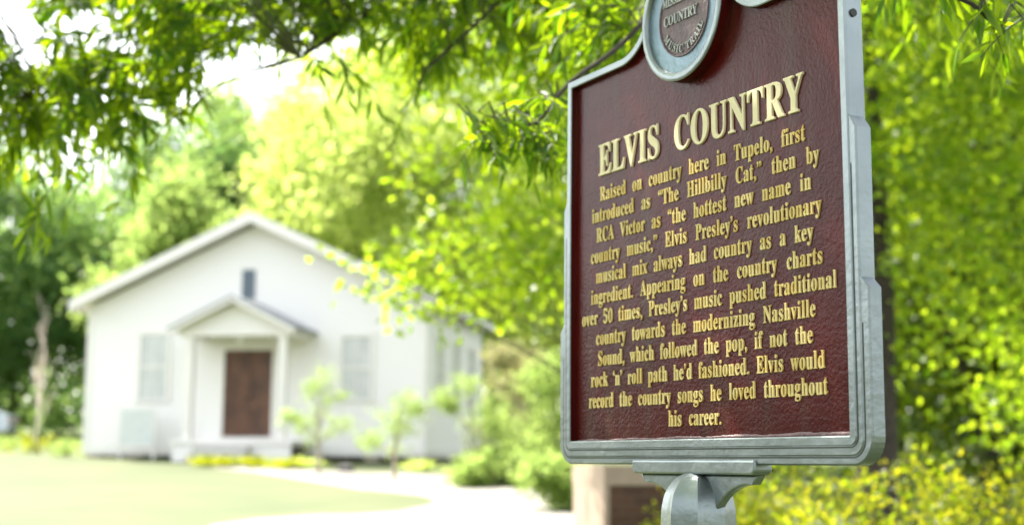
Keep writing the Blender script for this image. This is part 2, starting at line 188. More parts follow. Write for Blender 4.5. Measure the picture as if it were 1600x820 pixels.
def clumps(C, rad, per, L, W, lv, up=.0, flat=.8):
    """leaf clumps round the centres C; the blades point outward and a little down"""
    C = np.asarray(C, float); n = len(C)
    rad = np.broadcast_to(rad, (n,))
    off = RNG.normal(size=(n, per, 3))*np.array([1, 1, flat])*.55
    P = (C[:, None] + off*rad[:, None, None]).reshape(-1, 3)
    D = (off + RNG.normal(size=off.shape)*.7 + np.array([0, 0, up])).reshape(-1, 3)
    s = RNG.uniform(.7, 1.25, len(P))
    lv.add(*leaf_arrays(P, D, L*s, W*s))
GLYPHS = '2c|219|59,-118 111,-94 147,-59 169,-17 176,26 167,77 143,111 105,123 75,116 54,95 46,66 52,37 69,18 95,10 97,-29 85,-69 59,-99;2e|219|109,111 79,103 57,81 49,51 57,21 79,-1 109,-9 139,-1 161,21 169,51 161,81 139,103;30|559|280,-10 237,-7 198,2 164,16 135,36 110,61 89,91 71,126 58,165 47,208 40,255 35,305 34,359 35,413 40,463 47,509 58,552 77,603 102,645 135,679 164,699 199,713 237,721 281,724 335,719 382,704 422,679 454,645 480,602 500,552 511,508 519,462 523,412 525,358 523,304 519,254 511,208 500,165 486,126 468,91 446,61 421,36 381,10 334,-5|280,55 313,64 337,91 353,135 360,179 366,231 369,290 370,358 369,426 366,485 360,537 353,580 337,624 313,650 281,659 248,650 223,624 207,580 199,537 194,485 190,426 189,358 190,290 194,231 199,179 207,135 223,91 247,64;35|559|245,-10 198,-8 158,-2 125,8 98,20 76,35 60,53 49,71 42,91 40,111 42,132 50,150 62,163 78,172 98,178 120,180 121,161 125,143 131,124 139,106 151,91 165,78 183,68 205,62 230,60 251,62 272,66 291,75 308,86 323,103 336,124 345,150 351,182 353,220 349,266 337,303 318,332 291,352 257,364 217,368 193,367 172,366 154,363 106,350 60,368 92,714 470,714 475,532 418,532 410,566 407,577 402,586 397,594 389,600 378,603 364,604 156,604 140,419 188,430 250,434 305,431 355,421 398,404 436,381 467,350 489,314 502,270 506,220 503,179 496,143 483,111 465,84 445,60 421,41 394,24 366,12 336,2 305,-5 275,-9;41|650|-13,0 -13,27 5,29 21,35 35,45 48,60 60,82 73,111 307,694 334,693 572,129 587,96 600,70 612,51 625,38 641,30 660,27 660,0 341,0 341,27 386,32 413,45 422,68 420,80 415,98 406,121 376,197 154,197 117,105 113,88 111,72 119,47 143,32 184,27 190,27 190,0|169,239 360,239 263,475;43|697|382,-16 333,-13 288,-5 245,10 205,30 168,54 135,84 107,117 83,156 64,197 50,242 42,289 39,340 42,390 50,437 64,481 84,523 108,560 137,594 169,623 207,648 247,667 291,682 337,690 386,693 422,691 460,684 502,672 547,655 557,651 567,649 577,648 599,653 614,668 624,693 650,693 650,459 625,459 606,503 584,542 559,577 531,606 489,636 443,654 395,660 316,640 259,579 225,478 214,337 227,205 264,111 327,54 414,35 454,38 494,49 533,67 571,91 606,121 638,158 666,132 610,67 544,21 468,-7;45|658|21,0 21,25 53,27 77,33 93,44 104,60 110,84 112,116 112,549 110,587 103,615 93,634 76,644 53,651 24,653 24,678 594,678 594,476 571,476 559,532 537,575 507,605 477,621 440,632 396,639 345,641 298,638 288,634 281,628 277,621 274,610 273,596 272,578 272,366 288,366 329,370 361,381 386,401 405,428 419,466 429,514 453,514 453,176 428,176 423,213 416,244 407,270 394,290 378,306 359,318 335,325 308,330 276,331 272,331 272,100 274,78 278,62 286,52 299,46 318,42 343,41 389,43 430,48 467,58 498,71 527,89 552,112 574,139 594,173 612,213 640,213 599,0;48|779|23,0 23,26 54,29 77,36 93,47 103,64 109,88 111,120 111,564 109,593 103,615 93,631 77,642 54,649 24,653 24,678 360,678 360,653 337,651 319,647 304,643 293,637 284,629 278,618 274,604 272,586 271,564 271,373 509,373 509,564 508,586 506,604 502,618 497,629 488,637 477,643 462,647 443,651 420,653 420,678 755,678 755,653 724,649 701,642 686,632 677,616 671,594 669,564 669,120 671,90 677,66 687,49 702,37 725,29 755,26 755,0 420,0 420,26 450,29 474,36 490,46 501,62 507,86 509,120 509,329 271,329 271,120 273,88 279,64 289,47 305,36 329,29 360,26 360,0;49|388|20,0 20,26 50,31 74,38 91,48 103,63 110,84 112,112 112,576 110,603 104,623 94,637 78,645 53,650 20,653 20,678 364,678 364,653 332,650 308,645 292,637 281,623 274,603 272,576 272,115 273,96 275,79 279,66 285,55 294,46 307,39 322,34 342,29 366,26 366,0;4c|635|23,0 23,26 54,29 77,36 93,47 103,64 109,88 111,120 111,564 109,594 103,617 93,633 77,643 54,650 24,653 24,678 372,678 372,653 347,652 327,650 310,646 297,640 287,631 280,620 275,605 272,587 271,564 271,123 272,102 273,84 276,70 281,59 288,52 298,47 310,43 327,42 348,41 393,43 434,49 469,59 499,74 526,93 551,119 572,149 591,187 609,230 636,230 598,0;4d|944|21,0 21,26 51,29 75,36 92,47 103,63 110,87 112,118 112,569 111,589 109,606 105,619 99,629 90,637 79,644 64,648 45,651 22,653 22,678 275,678 472,212 669,678 919,678 919,653 890,649 868,641 853,630 842,614 836,592 834,563 834,127 835,101 837,80 841,64 847,51 855,41 866,35 880,30 897,27 918,26 918,0 589,0 589,26 611,29 629,32 644,37 655,44 664,53 670,66 674,81 676,101 677,124 677,594 429,0 402,0 157,579 157,119 159,85 166,60 178,44 196,34 220,28 252,26 252,0;4e|735|600,-16 159,521 159,117 161,86 167,62 177,46 192,36 216,29 248,26 248,0 27,0 27,26 49,27 66,30 81,35 92,41 100,50 106,62 110,76 112,95 113,117 113,578 84,613 64,636 54,645 27,653 27,678 233,678 582,251 582,562 581,584 579,602 575,617 569,628 560,636 549,643 534,647 516,651 493,653 493,678 714,678 714,653 683,650 660,643 645,633 636,616 630,593 628,561 628,-16;4f|782|388,-16 340,-13 294,-4 251,11 211,31 174,56 141,86 111,120 87,158 67,199 53,243 44,290 41,339 44,388 53,434 67,479 87,520 111,557 141,592 175,621 212,647 254,667 298,682 345,691 395,694 443,691 489,682 532,668 572,648 609,623 642,594 671,560 696,522 716,481 730,436 739,389 742,339 739,290 730,243 716,199 695,158 671,120 641,86 607,56 570,31 529,11 484,-4 437,-13|394,18 469,38 522,98 554,199 565,339 562,413 553,478 538,533 518,579 492,614 461,640 426,655 387,660 312,640 259,580 227,479 216,339 219,265 228,201 243,146 264,100 290,64 321,39 355,23;50|622|23,0 23,26 54,29 77,36 93,47 103,64 109,88 111,120 111,564 109,593 103,615 93,631 77,642 54,649 24,653 24,678 318,678 377,677 428,672 468,665 500,655 532,638 558,617 580,592 596,563 606,530 609,494 605,454 593,417 574,385 546,358 511,335 468,319 418,309 360,306 271,306 271,120 273,88 279,64 289,47 305,36 329,29 360,26 360,0|271,342 300,342 345,346 379,357 405,376 421,404 432,442 435,490 432,537 424,576 410,605 388,626 359,638 322,642 304,641 291,637 282,631 276,622 272,609 271,593;52|704|23,0 23,26 54,29 77,36 93,47 103,64 109,88 111,120 111,564 109,593 103,615 93,631 77,642 54,649 24,653 24,678 323,678 393,675 454,667 505,653 547,634 579,609 603,578 616,541 621,498 612,441 583,395 536,359 469,333 643,75 674,38 684,31 697,27 712,26 715,26 715,0 504,0 300,316 271,316 271,120 273,88 279,64 289,47 305,36 329,29 360,26 360,0|271,348 303,348 350,352 388,364 417,385 436,414 448,452 452,500 445,562 423,607 386,633 334,642 310,641 293,636 282,629 276,617 272,599 271,574;53|581|64,-16 64,235 93,235 107,184 123,140 143,104 166,74 202,45 244,28 293,22 328,26 358,36 383,54 401,76 411,103 415,133 406,174 379,209 335,238 242,284 201,306 167,329 138,352 115,376 92,411 79,450 74,494 77,533 86,568 100,600 120,627 143,650 172,669 203,683 238,691 275,694 296,693 318,691 342,687 420,667 434,664 446,662 461,666 471,676 477,694 505,694 505,475 480,475 469,511 455,543 437,573 417,599 394,621 370,639 343,652 317,659 289,662 257,659 230,650 208,635 191,615 181,592 178,566 181,541 190,520 204,501 224,484 250,467 281,451 377,406 415,387 447,367 473,347 493,326 509,303 521,280 529,255 533,228 535,198 532,157 521,120 505,86 481,56 453,32 418,12 378,-3 334,-12 286,-15 236,-12 187,1 147,14 126,18 116,17 109,15 103,11 99,4 95,-5 91,-16;54|630|137,0 137,26 169,28 194,35 212,46 223,63 230,88 232,120 232,645 222,645 173,640 131,625 97,601 71,567 53,524 43,473 16,473 16,678 611,678 611,472 586,472 568,548 531,602 475,634 400,645 392,645 392,120 394,87 401,62 412,45 429,34 454,28 488,26 488,0;55|733|369,-19 305,-15 250,-4 205,16 170,43 143,77 124,120 113,172 109,231 109,564 107,593 101,615 91,631 75,642 52,649 22,653 22,678 358,678 358,653 335,651 316,647 302,643 290,637 281,629 275,618 272,604 270,586 269,564 269,208 273,154 284,110 303,77 329,52 365,38 409,33 486,46 540,84 573,148 584,237 584,563 582,592 576,615 565,631 548,641 523,649 489,653 489,678 706,678 706,653 679,648 658,639 645,628 636,612 631,590 629,563 629,270 625,198 613,137 593,87 566,48 529,19 485,-2 431,-15;56|637|316,-19 66,567 55,590 44,609 34,626 20,639 2,648 -21,653 -21,678 314,678 314,653 286,652 264,649 248,644 236,636 229,624 227,610 228,598 233,582 240,563 385,213 518,562 524,579 527,595 528,609 526,624 519,635 509,643 493,648 472,651 445,653 445,678 658,678 658,653 639,651 622,646 608,637 595,622 582,600 569,570 342,-19;59|634|151,0 151,26 182,29 205,36 221,47 231,64 237,88 239,120 239,266 69,576 52,605 36,626 21,639 1,648 -20,652 -20,678 308,678 308,652 291,652 274,651 260,648 248,644 239,637 234,629 232,620 233,610 237,597 244,583 370,336 496,545 509,569 516,589 519,607 511,632 486,647 444,652 439,652 439,678 654,678 654,652 637,648 622,642 609,632 596,619 583,603 570,583 399,303 399,120 401,88 407,64 417,47 433,36 457,29 488,26 488,0;61|512|379,-15 337,-8 310,15 298,52 263,24 225,3 185,-9 142,-13 110,-10 82,0 60,17 43,39 33,65 30,94 37,135 59,172 95,203 131,223 177,244 232,264 296,283 296,359 294,384 288,405 278,421 264,431 244,438 220,440 184,436 162,426 155,408 169,382 177,369 181,356 183,344 181,327 174,313 164,301 149,291 133,286 115,284 96,286 80,292 67,303 57,316 51,333 49,352 52,375 60,395 73,415 92,432 114,446 141,458 171,467 205,472 241,474 291,472 332,464 366,452 392,435 416,404 431,363 436,313 436,93 439,59 442,55 447,52 453,51 460,52 468,56 477,62 490,41 456,10 419,-9|225,50 235,51 246,55 259,61 272,70 284,81 296,94 296,252 244,234 206,206 184,170 176,125 181,83 198,58;62|537|64,-17 64,578 63,606 60,626 55,638 46,646 31,651 12,654 12,678 206,678 206,415 241,448 282,467 329,474 363,471 394,461 423,445 448,423 469,397 486,365 499,329 506,290 509,247 506,198 496,153 481,112 459,75 433,44 402,19 366,0 328,-11 286,-15 242,-9 198,10 156,42 79,-17|272,21 304,27 328,44 345,73 354,104 360,141 364,186 365,238 363,294 356,339 344,374 327,398 304,412 274,417 259,415 245,410 231,402 219,390 211,376 206,360 206,102 213,57 235,30;63|437|232,-15 195,-12 161,-1 129,16 100,39 76,68 56,101 41,139 32,179 29,223 32,270 43,313 60,353 82,388 110,417 143,442 179,460 218,471 260,475 305,472 342,461 373,444 395,421 409,395 413,365 411,348 406,333 397,321 384,311 369,306 352,304 319,312 299,335 292,373 293,389 294,404 289,425 275,438 252,442 215,432 188,401 172,350 167,279 169,228 176,183 188,145 204,114 232,82 265,63 304,57 339,63 372,79 404,107 424,90 384,44 339,11 288,-8;64|551|208,-15 175,-12 144,-1 116,16 90,38 69,66 52,99 39,136 32,176 29,219 32,268 40,313 54,354 72,389 94,419 121,443 151,460 183,471 217,474 261,468 299,449 332,417 332,597 330,616 325,630 316,641 303,648 285,652 262,654 262,678 475,678 475,112 476,90 479,73 484,61 492,52 506,45 526,41 526,16 484,14 438,8 387,-1 332,-15 332,58 300,17 258,-7|255,42 270,44 285,51 301,62 314,76 325,93 332,113 332,360 327,376 319,390 307,402 292,411 276,416 259,418 231,413 209,397 194,372 183,335 177,287 175,228 177,171 183,123 193,87 208,62 229,47;65|448|229,-15 192,-12 157,-1 126,16 98,39 74,68 55,102 41,142 32,186 29,234 32,279 41,320 56,358 76,391 101,420 130,443 162,460 197,471 234,474 287,468 333,449 371,417 393,386 408,349 418,306 421,258 421,247 174,247 182,167 206,109 244,74 297,63 335,70 370,92 402,128 424,108 384,54 339,16 287,-7|173,286 300,286 300,320 299,358 294,389 288,413 277,429 261,439 240,442 211,433 190,407 177,364 173,303;66|318|22,0 22,24 38,26 50,29 59,33 65,38 70,44 74,52 76,63 78,82 78,109 78,412 24,412 24,462 78,462 78,526 83,575 99,616 126,649 162,673 206,687 259,692 298,689 331,679 357,664 376,643 388,620 392,595 390,575 384,559 375,546 363,537 349,531 334,529 317,531 303,535 291,544 282,554 277,567 275,582 276,596 280,610 287,626 292,635 294,644 291,653 282,658 268,660 250,658 237,651 229,640 224,625 221,605 220,581 220,462 303,462 303,412 220,412 220,97 222,70 227,51 235,38 249,30 269,26 297,24 297,0;67|487|217,-209 158,-206 109,-197 71,-181 43,-160 27,-137 21,-111 30,-81 57,-57 102,-38 65,-15 42,13 35,45 38,69 47,90 63,110 85,128 115,146 152,164 100,190 63,224 40,266 33,316 36,346 45,374 59,399 79,420 102,439 131,454 162,465 197,472 234,474 273,472 310,465 347,453 472,453 472,399 399,399 418,369 430,337 434,303 431,275 424,249 411,225 394,204 373,186 348,172 320,161 289,155 256,153 234,154 211,155 195,153 180,149 168,141 158,130 152,119 150,106 157,88 177,77 210,73 261,73 310,72 351,67 386,60 413,50 435,36 451,19 461,-2 468,-26 470,-55 463,-100 441,-137 406,-168 370,-186 326,-199 275,-206|234,185 256,189 272,199 284,217 291,242 296,274 297,314 296,354 291,386 284,411 272,428 256,439 234,442 213,439 196,428 185,411 176,386 172,354 170,314 172,274 176,242 185,217 196,199 213,189|239,-173 306,-168 354,-154 382,-131 392,-98 390,-82 383,-70 371,-62 354,-56 332,-52 305,-51 144,-51 125,-68 113,-87 109,-108 113,-125 123,-140 141,-154 166,-165 198,-171;68|567|27,0 27,24 44,26 58,31 67,38 73,49 77,64 78,83 78,594 77,613 74,628 68,639 59,647 46,652 28,655 28,678 220,678 220,397 250,431 284,455 321,469 362,474 419,464 460,434 484,385 492,315 492,83 493,64 496,49 502,39 511,31 524,26 541,24 541,0 301,0 301,24 308,24 331,31 345,50 350,83 350,323 349,348 346,368 341,384 333,395 320,402 302,404 272,398 245,380 220,350 220,83 221,64 224,49 230,39 238,31 251,26 268,24 268,0;69|295|150,539 130,541 112,549 97,561 85,576 77,594 75,614 77,634 85,652 97,668 112,680 130,688 150,690 170,688 188,680 204,668 215,652 223,634 225,614 223,594 215,576 203,561 187,549 170,541|27,0 27,24 45,26 58,31 68,38 73,48 77,63 78,83 78,375 77,397 74,413 70,424 61,431 48,435 30,437 31,462 221,462 221,83 222,64 225,50 230,39 238,32 251,27 268,24 268,0;6b|534|26,0 26,24 44,27 58,31 68,39 73,49 77,64 78,83 78,592 77,613 74,629 70,640 62,647 49,652 30,654 31,678 220,678 220,251 338,369 352,385 360,400 363,414 357,427 340,434 311,437 306,437 306,462 514,462 514,437 477,430 442,413 409,387 331,311 515,51 528,36 543,27 560,24 560,0 314,0 314,24 323,24 341,27 352,34 356,47 355,55 351,63 345,73 242,219 220,200 220,83 221,64 224,50 230,39 238,32 251,27 268,24 268,0;6c|297|27,0 27,24 45,26 58,31 68,38 73,48 77,63 78,83 78,592 77,612 74,628 70,639 62,647 49,652 30,654 30,678 221,678 221,83 222,64 225,50 230,39 238,32 251,27 268,24 268,0;6d|825|27,0 27,24 44,26 58,31 67,38 73,49 77,64 78,83 78,377 77,396 74,411 68,423 59,431 46,436 28,438 28,462 218,462 218,394 248,429 280,454 315,469 353,474 399,469 435,453 461,426 477,389 508,426 542,453 580,469 622,474 678,464 718,434 742,385 750,315 750,83 751,64 754,49 760,39 768,31 781,26 798,24 798,0 562,0 562,24 579,26 591,31 600,39 606,50 609,65 610,83 610,323 609,348 606,368 601,384 593,395 580,402 562,404 534,398 507,381 483,353 483,83 484,65 487,50 493,39 501,31 513,26 530,24 530,0 297,0 297,24 314,26 326,31 335,39 341,50 344,65 345,83 345,323 344,347 341,368 336,384 328,395 315,402 297,404 267,398 241,380 218,350 218,83 219,65 222,50 227,40 235,32 247,27 264,24 264,0;6e|567|27,0 27,24 44,26 58,31 67,38 73,49 77,64 78,83 78,377 77,396 74,411 68,423 59,431 46,436 28,438 28,462 220,462 220,398 250,431 283,455 321,469 362,474 419,464 460,434 484,385 492,315 492,83 493,64 496,49 502,39 511,31 524,26 541,24 541,0 301,0 301,24 308,24 331,31 345,50 350,83 350,323 349,348 346,368 341,384 333,395 320,402 302,404 272,398 245,380 220,350 220,83 221,64 224,49 230,39 238,31 251,26 268,24 268,0;6f|501|251,-15 209,-11 170,-1 135,17 103,41 77,70 56,105 40,143 31,185 28,229 31,275 40,317 56,356 77,390 103,419 135,443 170,460 208,471 250,474 292,471 330,460 365,443 396,420 422,391 444,357 459,318 469,276 472,229 469,183 459,141 444,102 422,68 396,39 366,16 331,-1 293,-12|251,17 276,22 296,35 311,58 316,74 321,95 324,121 327,229 326,289 323,338 317,376 309,403 295,426 275,440 251,445 225,440 205,426 191,403 184,376 178,338 175,290 174,230 178,122 181,95 186,74 191,58 206,35 226,22;70|553|26,-207 26,-184 40,-183 51,-179 60,-175 67,-168 72,-160 75,-150 78,-95 78,362 77,389 74,409 69,422 61,429 47,435 29,439 29,462 213,462 213,391 238,428 268,454 303,470 343,475 377,472 408,461 436,444 461,421 482,393 499,360 511,322 519,282 521,238 518,191 511,148 498,108 481,72 459,42 434,18 404,-1 373,-11 338,-15 292,-8 253,13 220,48 220,-86 221,-111 223,-131 226,-147 231,-159 239,-169 249,-175 261,-179 276,-182 294,-183 294,-207|291,42 319,47 340,62 356,88 367,125 374,172 376,230 374,286 368,332 359,369 345,394 324,409 296,414 267,407 242,386 220,350 220,102 238,69 262,49;72|428|27,0 27,24 45,26 58,31 68,38 73,48 77,63 78,83 78,375 77,397 74,414 69,425 61,431 48,435 30,437 31,462 217,462 217,375 235,405 256,429 279,449 302,463 325,471 347,474 373,472 394,464 410,453 422,437 429,418 431,396 429,378 423,362 414,349 401,339 386,333 369,331 353,332 340,337 331,344 308,372 301,380 292,385 281,387 267,384 254,375 241,360 230,339 224,315 222,286 222,83 224,63 228,48 237,38 249,31 269,26 294,24 294,0;73|429|225,-15 197,-12 164,-5 129,9 109,13 95,10 84,1 76,-13 53,-13 53,157 79,157 91,118 107,85 129,58 154,38 181,26 209,22 232,24 251,30 266,40 277,53 284,68 286,87 280,113 262,136 232,156 159,193 127,211 101,231 81,252 67,275 58,300 55,328 60,368 73,403 97,433 128,456 165,470 210,475 247,471 296,458 307,456 317,454 327,456 336,463 343,475 363,475 363,330 340,330 328,363 312,391 293,413 271,428 247,438 222,441 202,439 186,434 173,426 164,414 158,401 156,386 158,371 163,358 172,346 184,335 199,325 218,315 285,282 316,265 341,246 360,226 373,202 380,174 383,141 378,96 364,58 340,27 307,4 269,-10;74|340|184,-14 148,-11 119,-1 98,16 84,39 75,69 72,106 72,415 30,415 30,446 68,483 102,517 131,550 156,579 176,606 192,631 215,631 215,462 309,462 309,415 215,415 215,122 216,103 218,88 223,76 229,67 238,62 250,60 272,66 291,83 307,111 331,98 305,49 271,14 231,-7;75|558|195,-15 153,-10 121,3 97,26 81,57 71,96 68,144 68,369 67,390 64,407 59,421 50,430 36,436 17,438 17,462 211,462 211,110 213,94 217,80 225,69 235,60 248,55 263,53 292,58 318,73 340,98 340,369 339,392 335,409 329,422 319,430 303,436 282,438 282,462 482,462 482,104 483,84 487,68 493,58 503,51 517,46 536,44 536,19 493,17 446,11 395,0 340,-15 340,60 322,38 301,20 277,5 251,-6 224,-13;76|456|212,-15 57,369 33,419 24,428 12,435 -4,437 -4,462 244,462 244,438 232,438 210,435 196,426 192,411 194,399 275,182 351,376 359,405 353,423 334,434 303,438 303,462 454,462 454,439 437,434 424,426 414,415 405,401 396,383 387,362 238,-15;77|647|182,-15 25,394 9,424 2,430 -6,434 -16,437 -16,462 206,462 206,437 194,436 185,434 178,431 174,426 171,419 170,411 172,396 178,376 248,189 314,350 299,396 294,411 288,422 282,430 275,434 264,438 250,439 250,462 481,462 481,437 458,433 445,425 440,411 441,401 443,390 500,210 569,381 576,410 575,418 571,425 566,430 557,434 545,437 530,439 530,462 663,462 663,439 650,437 640,432 633,424 613,384 453,-15 430,-15 332,293 208,-15;78|475|7,0 7,22 36,34 65,55 92,84 183,203 64,392 46,416 26,431 6,437 6,462 251,462 251,438 228,436 214,429 209,417 210,410 215,400 222,387 273,306 333,382 342,394 347,405 349,415 348,422 344,428 338,432 329,435 316,437 299,438 299,462 463,462 463,441 435,430 407,409 378,378 295,274 434,54 451,32 457,27 465,24 475,23 475,0 231,0 231,24 245,24 256,26 265,29 271,33 275,38 276,45 274,57 268,71 258,88 205,170 145,91 134,75 128,62 126,51 131,35 146,25 170,22 175,22 175,0;79|447|78,-209 54,-206 33,-199 15,-186 1,-169 -7,-149 -10,-125 -8,-108 -2,-93 7,-79 20,-68 35,-61 53,-59 69,-61 83,-65 95,-73 104,-84 109,-97 111,-113 111,-121 110,-130 112,-139 118,-145 128,-147 140,-143 154,-131 170,-110 193,-66 209,-7 54,373 37,410 23,428 16,433 7,436 -5,437 -7,437 -7,462 241,462 241,437 224,436 211,434 202,431 196,426 192,419 191,409 193,397 198,382 276,177 343,359 352,387 354,408 353,418 348,426 342,431 332,434 318,436 302,437 302,462 446,462 446,437 433,435 422,429 413,418 404,403 395,384 386,361 241,-36 225,-79 208,-114 193,-143 176,-165 160,-182 142,-195 123,-203 102,-207;7a|436|19,0 19,21 250,428 191,428 157,425 129,418 108,405 90,385 76,357 65,322 39,322 47,462 409,462 409,433 187,37 227,37 270,40 305,49 332,65 353,88 372,120 387,160 411,160 399,0;2018|219|160,691 111,668 75,634 53,590 46,538 54,491 77,458 113,445 144,452 165,472 173,506 166,535 148,555 120,565 120,603 131,638 160,672;2019|219|59,445 108,468 144,502 166,546 173,598 165,645 142,678 106,691 75,684 54,664 46,630 53,601 71,581 99,571 99,533 88,498 59,464;201c|427|373,691 324,668 288,634 266,590 259,538 267,491 290,458 326,445 357,452 378,472 386,506 379,535 361,555 333,565 333,603 344,638 373,672|155,691 106,668 70,634 48,590 41,538 49,491 72,458 108,445 139,452 160,472 168,506 161,535 143,555 115,565 115,603 126,638 155,672;201d|427|272,445 321,468 357,502 379,546 386,598 378,645 355,678 319,691 288,684 267,664 259,630 266,601 284,581 312,571 312,533 301,498 272,464|54,445 103,468 139,502 161,546 168,598 160,645 137,678 101,691 70,684 49,664 41,630 48,601 66,581 94,571 94,533 83,498 54,464'
# ================================================================== THE SETTING
# ------------------------------------------------------------------ lawn and path
M_lawn = mat('lawn_grass', (.076, .092, .026), .9, noise=1, nscale=.5, col2=(.050, .072, .016), bump=.4, bscale=30, detail=8)
M_path = mat('pale_concrete', (.26, .245, .22), .85, noise=1, nscale=1.5, col2=(.21, .197, .175), bump=.15, bscale=60)
ys = [-30, 6, 34, 60, 130, 400]; V = []; F = []
for y in ys:
    for x in (-220, 220): V.append((x, y, float(gz(y))))
for i in range(len(ys)-1): F.append((2*i, 2*i+1, 2*i+3, 2*i+2))
tag(link('lawn', npmesh('lawn', V, F), M_lawn), kind='structure')
pp = [(330, 717), (425, 717), (440, 728), (500, 735), (560, 738), (640, 740), (718, 745), (760, 757), (800, 763), (880, 767), (893, 790), (905, 840), (930, 1000),
      (160, 1000), (180, 890), (332, 820), (400, 811), (500, 804), (560, 803), (623, 799), (668, 790), (682, 783), (672, 777), (655, 773), (610, 768), (560, 764), (500, 754), (400, 738), (330, 731)]
V = [tuple(onground(*q) + Vector((0, 0, .006))) for q in pp]
me = bpy.data.meshes.new('path'); me.from_pydata(V, [], [tuple(range(len(V)))]); me.update()
bm = bmesh.new(); bm.from_mesh(me); bmesh.ops.triangulate(bm, faces=bm.faces, ngon_method='EAR_CLIP')
for f in bm.faces:
    if f.normal.z < 0: f.normal_flip()
bm.to_mesh(me); bm.free()
tag(link('path', me, M_path), kind='structure')

# ------------------------------------------------------------------ church
M_white = mat('white_paint', (.82, .795, .765), .5, noise=.04, nscale=3)
M_board = mat('white_clapboard', (.82, .80, .775), .55)
def add_laps(M, step=.14):
    N, L = M.node_tree.nodes, M.node_tree.links
    tc = N.new('ShaderNodeTexCoord'); sx = N.new('ShaderNodeSeparateXYZ'); L.new(tc.outputs['Object'], sx.inputs[0])
    d = N.new('ShaderNodeMath'); d.operation = 'DIVIDE'; d.inputs[1].default_value = step; L.new(sx.outputs['Z'], d.inputs[0])
    fr = N.new('ShaderNodeMath'); fr.operation = 'FRACT'; L.new(d.outputs[0], fr.inputs[0])
    inv = N.new('ShaderNodeMath'); inv.operation = 'SUBTRACT'; inv.inputs[0].default_value = 1; L.new(fr.outputs[0], inv.inputs[1])
    b = N.new('ShaderNodeBump'); b.inputs['Strength'].default_value = .9; b.inputs['Distance'].default_value = .02
    L.new(inv.outputs[0], b.inputs['Height']); L.new(b.outputs[0], N['Principled BSDF'].inputs['Normal'])
add_laps(M_board)
M_shingle = mat('grey_shingles', (.27, .29, .31), .8, noise=.4, nscale=6, bump=.4, bscale=20)
M_doorwood = mat('brown_door_wood', (.13, .055, .026), .45, noise=1, nscale=3, col2=(.06, .024, .013), bump=.1, bscale=30)
M_pane = mat('curtained_glass', (.60, .62, .61), .2, noise=.15, nscale=4)
M_vent = mat('grey_louvers', (.16, .20, .24), .6)
M_pier = mat('foundation_block', (.50, .42, .33), .9, noise=.3, nscale=9)
M_conc = mat('step_concrete', (.55, .54, .51), .85, noise=.15, nscale=5)
M_globe = mat('white_globe_glass', (.85, .85, .82), .15)
M_brass = mat('dark_bronze', (.06, .045, .03), .35, metal=.8)

P0 = Vector((-2.145, 36.0, 1.588))
ch = tag(empty('church', P0, R(-11)), 'small white clapboard church with a gabled front porch and brown double doors', 'church')
W_, DEP, ZB, ZW, ZA = 9.28, 6.6, .08, 3.93, 6.05
cx = -W_/2
b = MB(); b.prism([(-W_, ZB), (0, ZB), (0, ZW), (cx, ZA), (-W_, ZW)], 0, DEP); b.build('wall', M_board, ch)
b = MB()
for x0, x1 in ((-W_-.02, -W_+.12), (-.12, .02)): b.box(x0, x1, -.025, .1, ZB-.02, ZW-.05)
b.box(-W_+.12, -.12, -.02, .05, ZB-.03, ZB+.18)
b.box(-.0, .02, .1, DEP, ZB-.03, ZB+.18)
b.build('corner_board', M_white, ch)
sl = .455; ro = .32
roof = MB(); T = .2
for sgn in (-1, 1):
    e = (W_/2+ro); za = ZA+.26
    roof.prism([(cx, za), (cx+sgn*e, za-sl*e), (cx+sgn*e, za-sl*e-.06), (cx, za-.06)], -.485, DEP+.5)
rf = roof.build('roof', M_shingle, ch)
b = MB()
for sgn in (-1, 1):
    e = (W_/2+ro)-.01; za = ZA+.198
    b.prism([(cx, za+.066), (cx+sgn*(e+.02), za+.066-sl*(e+.02)), (cx+sgn*(e+.02), za-sl*e-.2), (cx, za-.2)], -.54, -.488)
    b.prism([(cx, za-.02), (cx+sgn*(e-.02), za-.02-sl*(e-.02)), (cx+sgn*(e-.02), za-.08-sl*(e-.02)), (cx, za-.08)], -.487, DEP+.42)
    xe = cx+sgn*(W_/2+ro-.06); b.box(min(xe, xe+sgn*.05), max(xe, xe+sgn*.05), -.43, DEP+.45, ZA+.198-sl*e-.2, ZA+.198-sl*e+.0)
b.build('fascia', M_white, rf)

def window(x, z0, z1, w, parent, side=False, y=0):
    def put(bb, n, M, p, bev=0):
        o = bb.build(n, M, p, bevel=bev)
        if side and p is ch: o.rotation_euler = (0, 0, R(90))
        return o
    f = MB(); t = .1
    for x0, x1, a, c in ((x-w/2-t, x-w/2, z0-.02, z1), (x+w/2, x+w/2+t, z0-.02, z1), (x-w/2-t, x+w/2+t, z1, z1+.13), (x-w/2-t-.03, x+w/2+t+.03, z0-.09, z0-.02)):
        f.box(x0, x1, -.05, .03, a, c)
    fo = put(f, 'window', M_white, parent, .006)
    p = MB().box(x-w/2, x+w/2, -.012, .02, z0-.02, z1); put(p, 'pane', M_pane, fo)
    s = MB(); zm = (z0+z1)/2
    s.box(x-w/2, x+w/2, -.035, -.01, zm-.03, zm+.03); s.box(x-.014, x+.014, -.028, -.01, z0, zm-.03); s.box(x-.014, x+.014, -.028, -.01, zm+.03, z1)
    put(s, 'sash', M_white, fo)
window(-7.38, 1.51, 3.17, .74, ch); window(-1.84, 1.51, 3.06, .74, ch)
for yy in (1.35, 3.25, 5.15): window(yy, 1.5, 3.1, .74, ch, side=True)

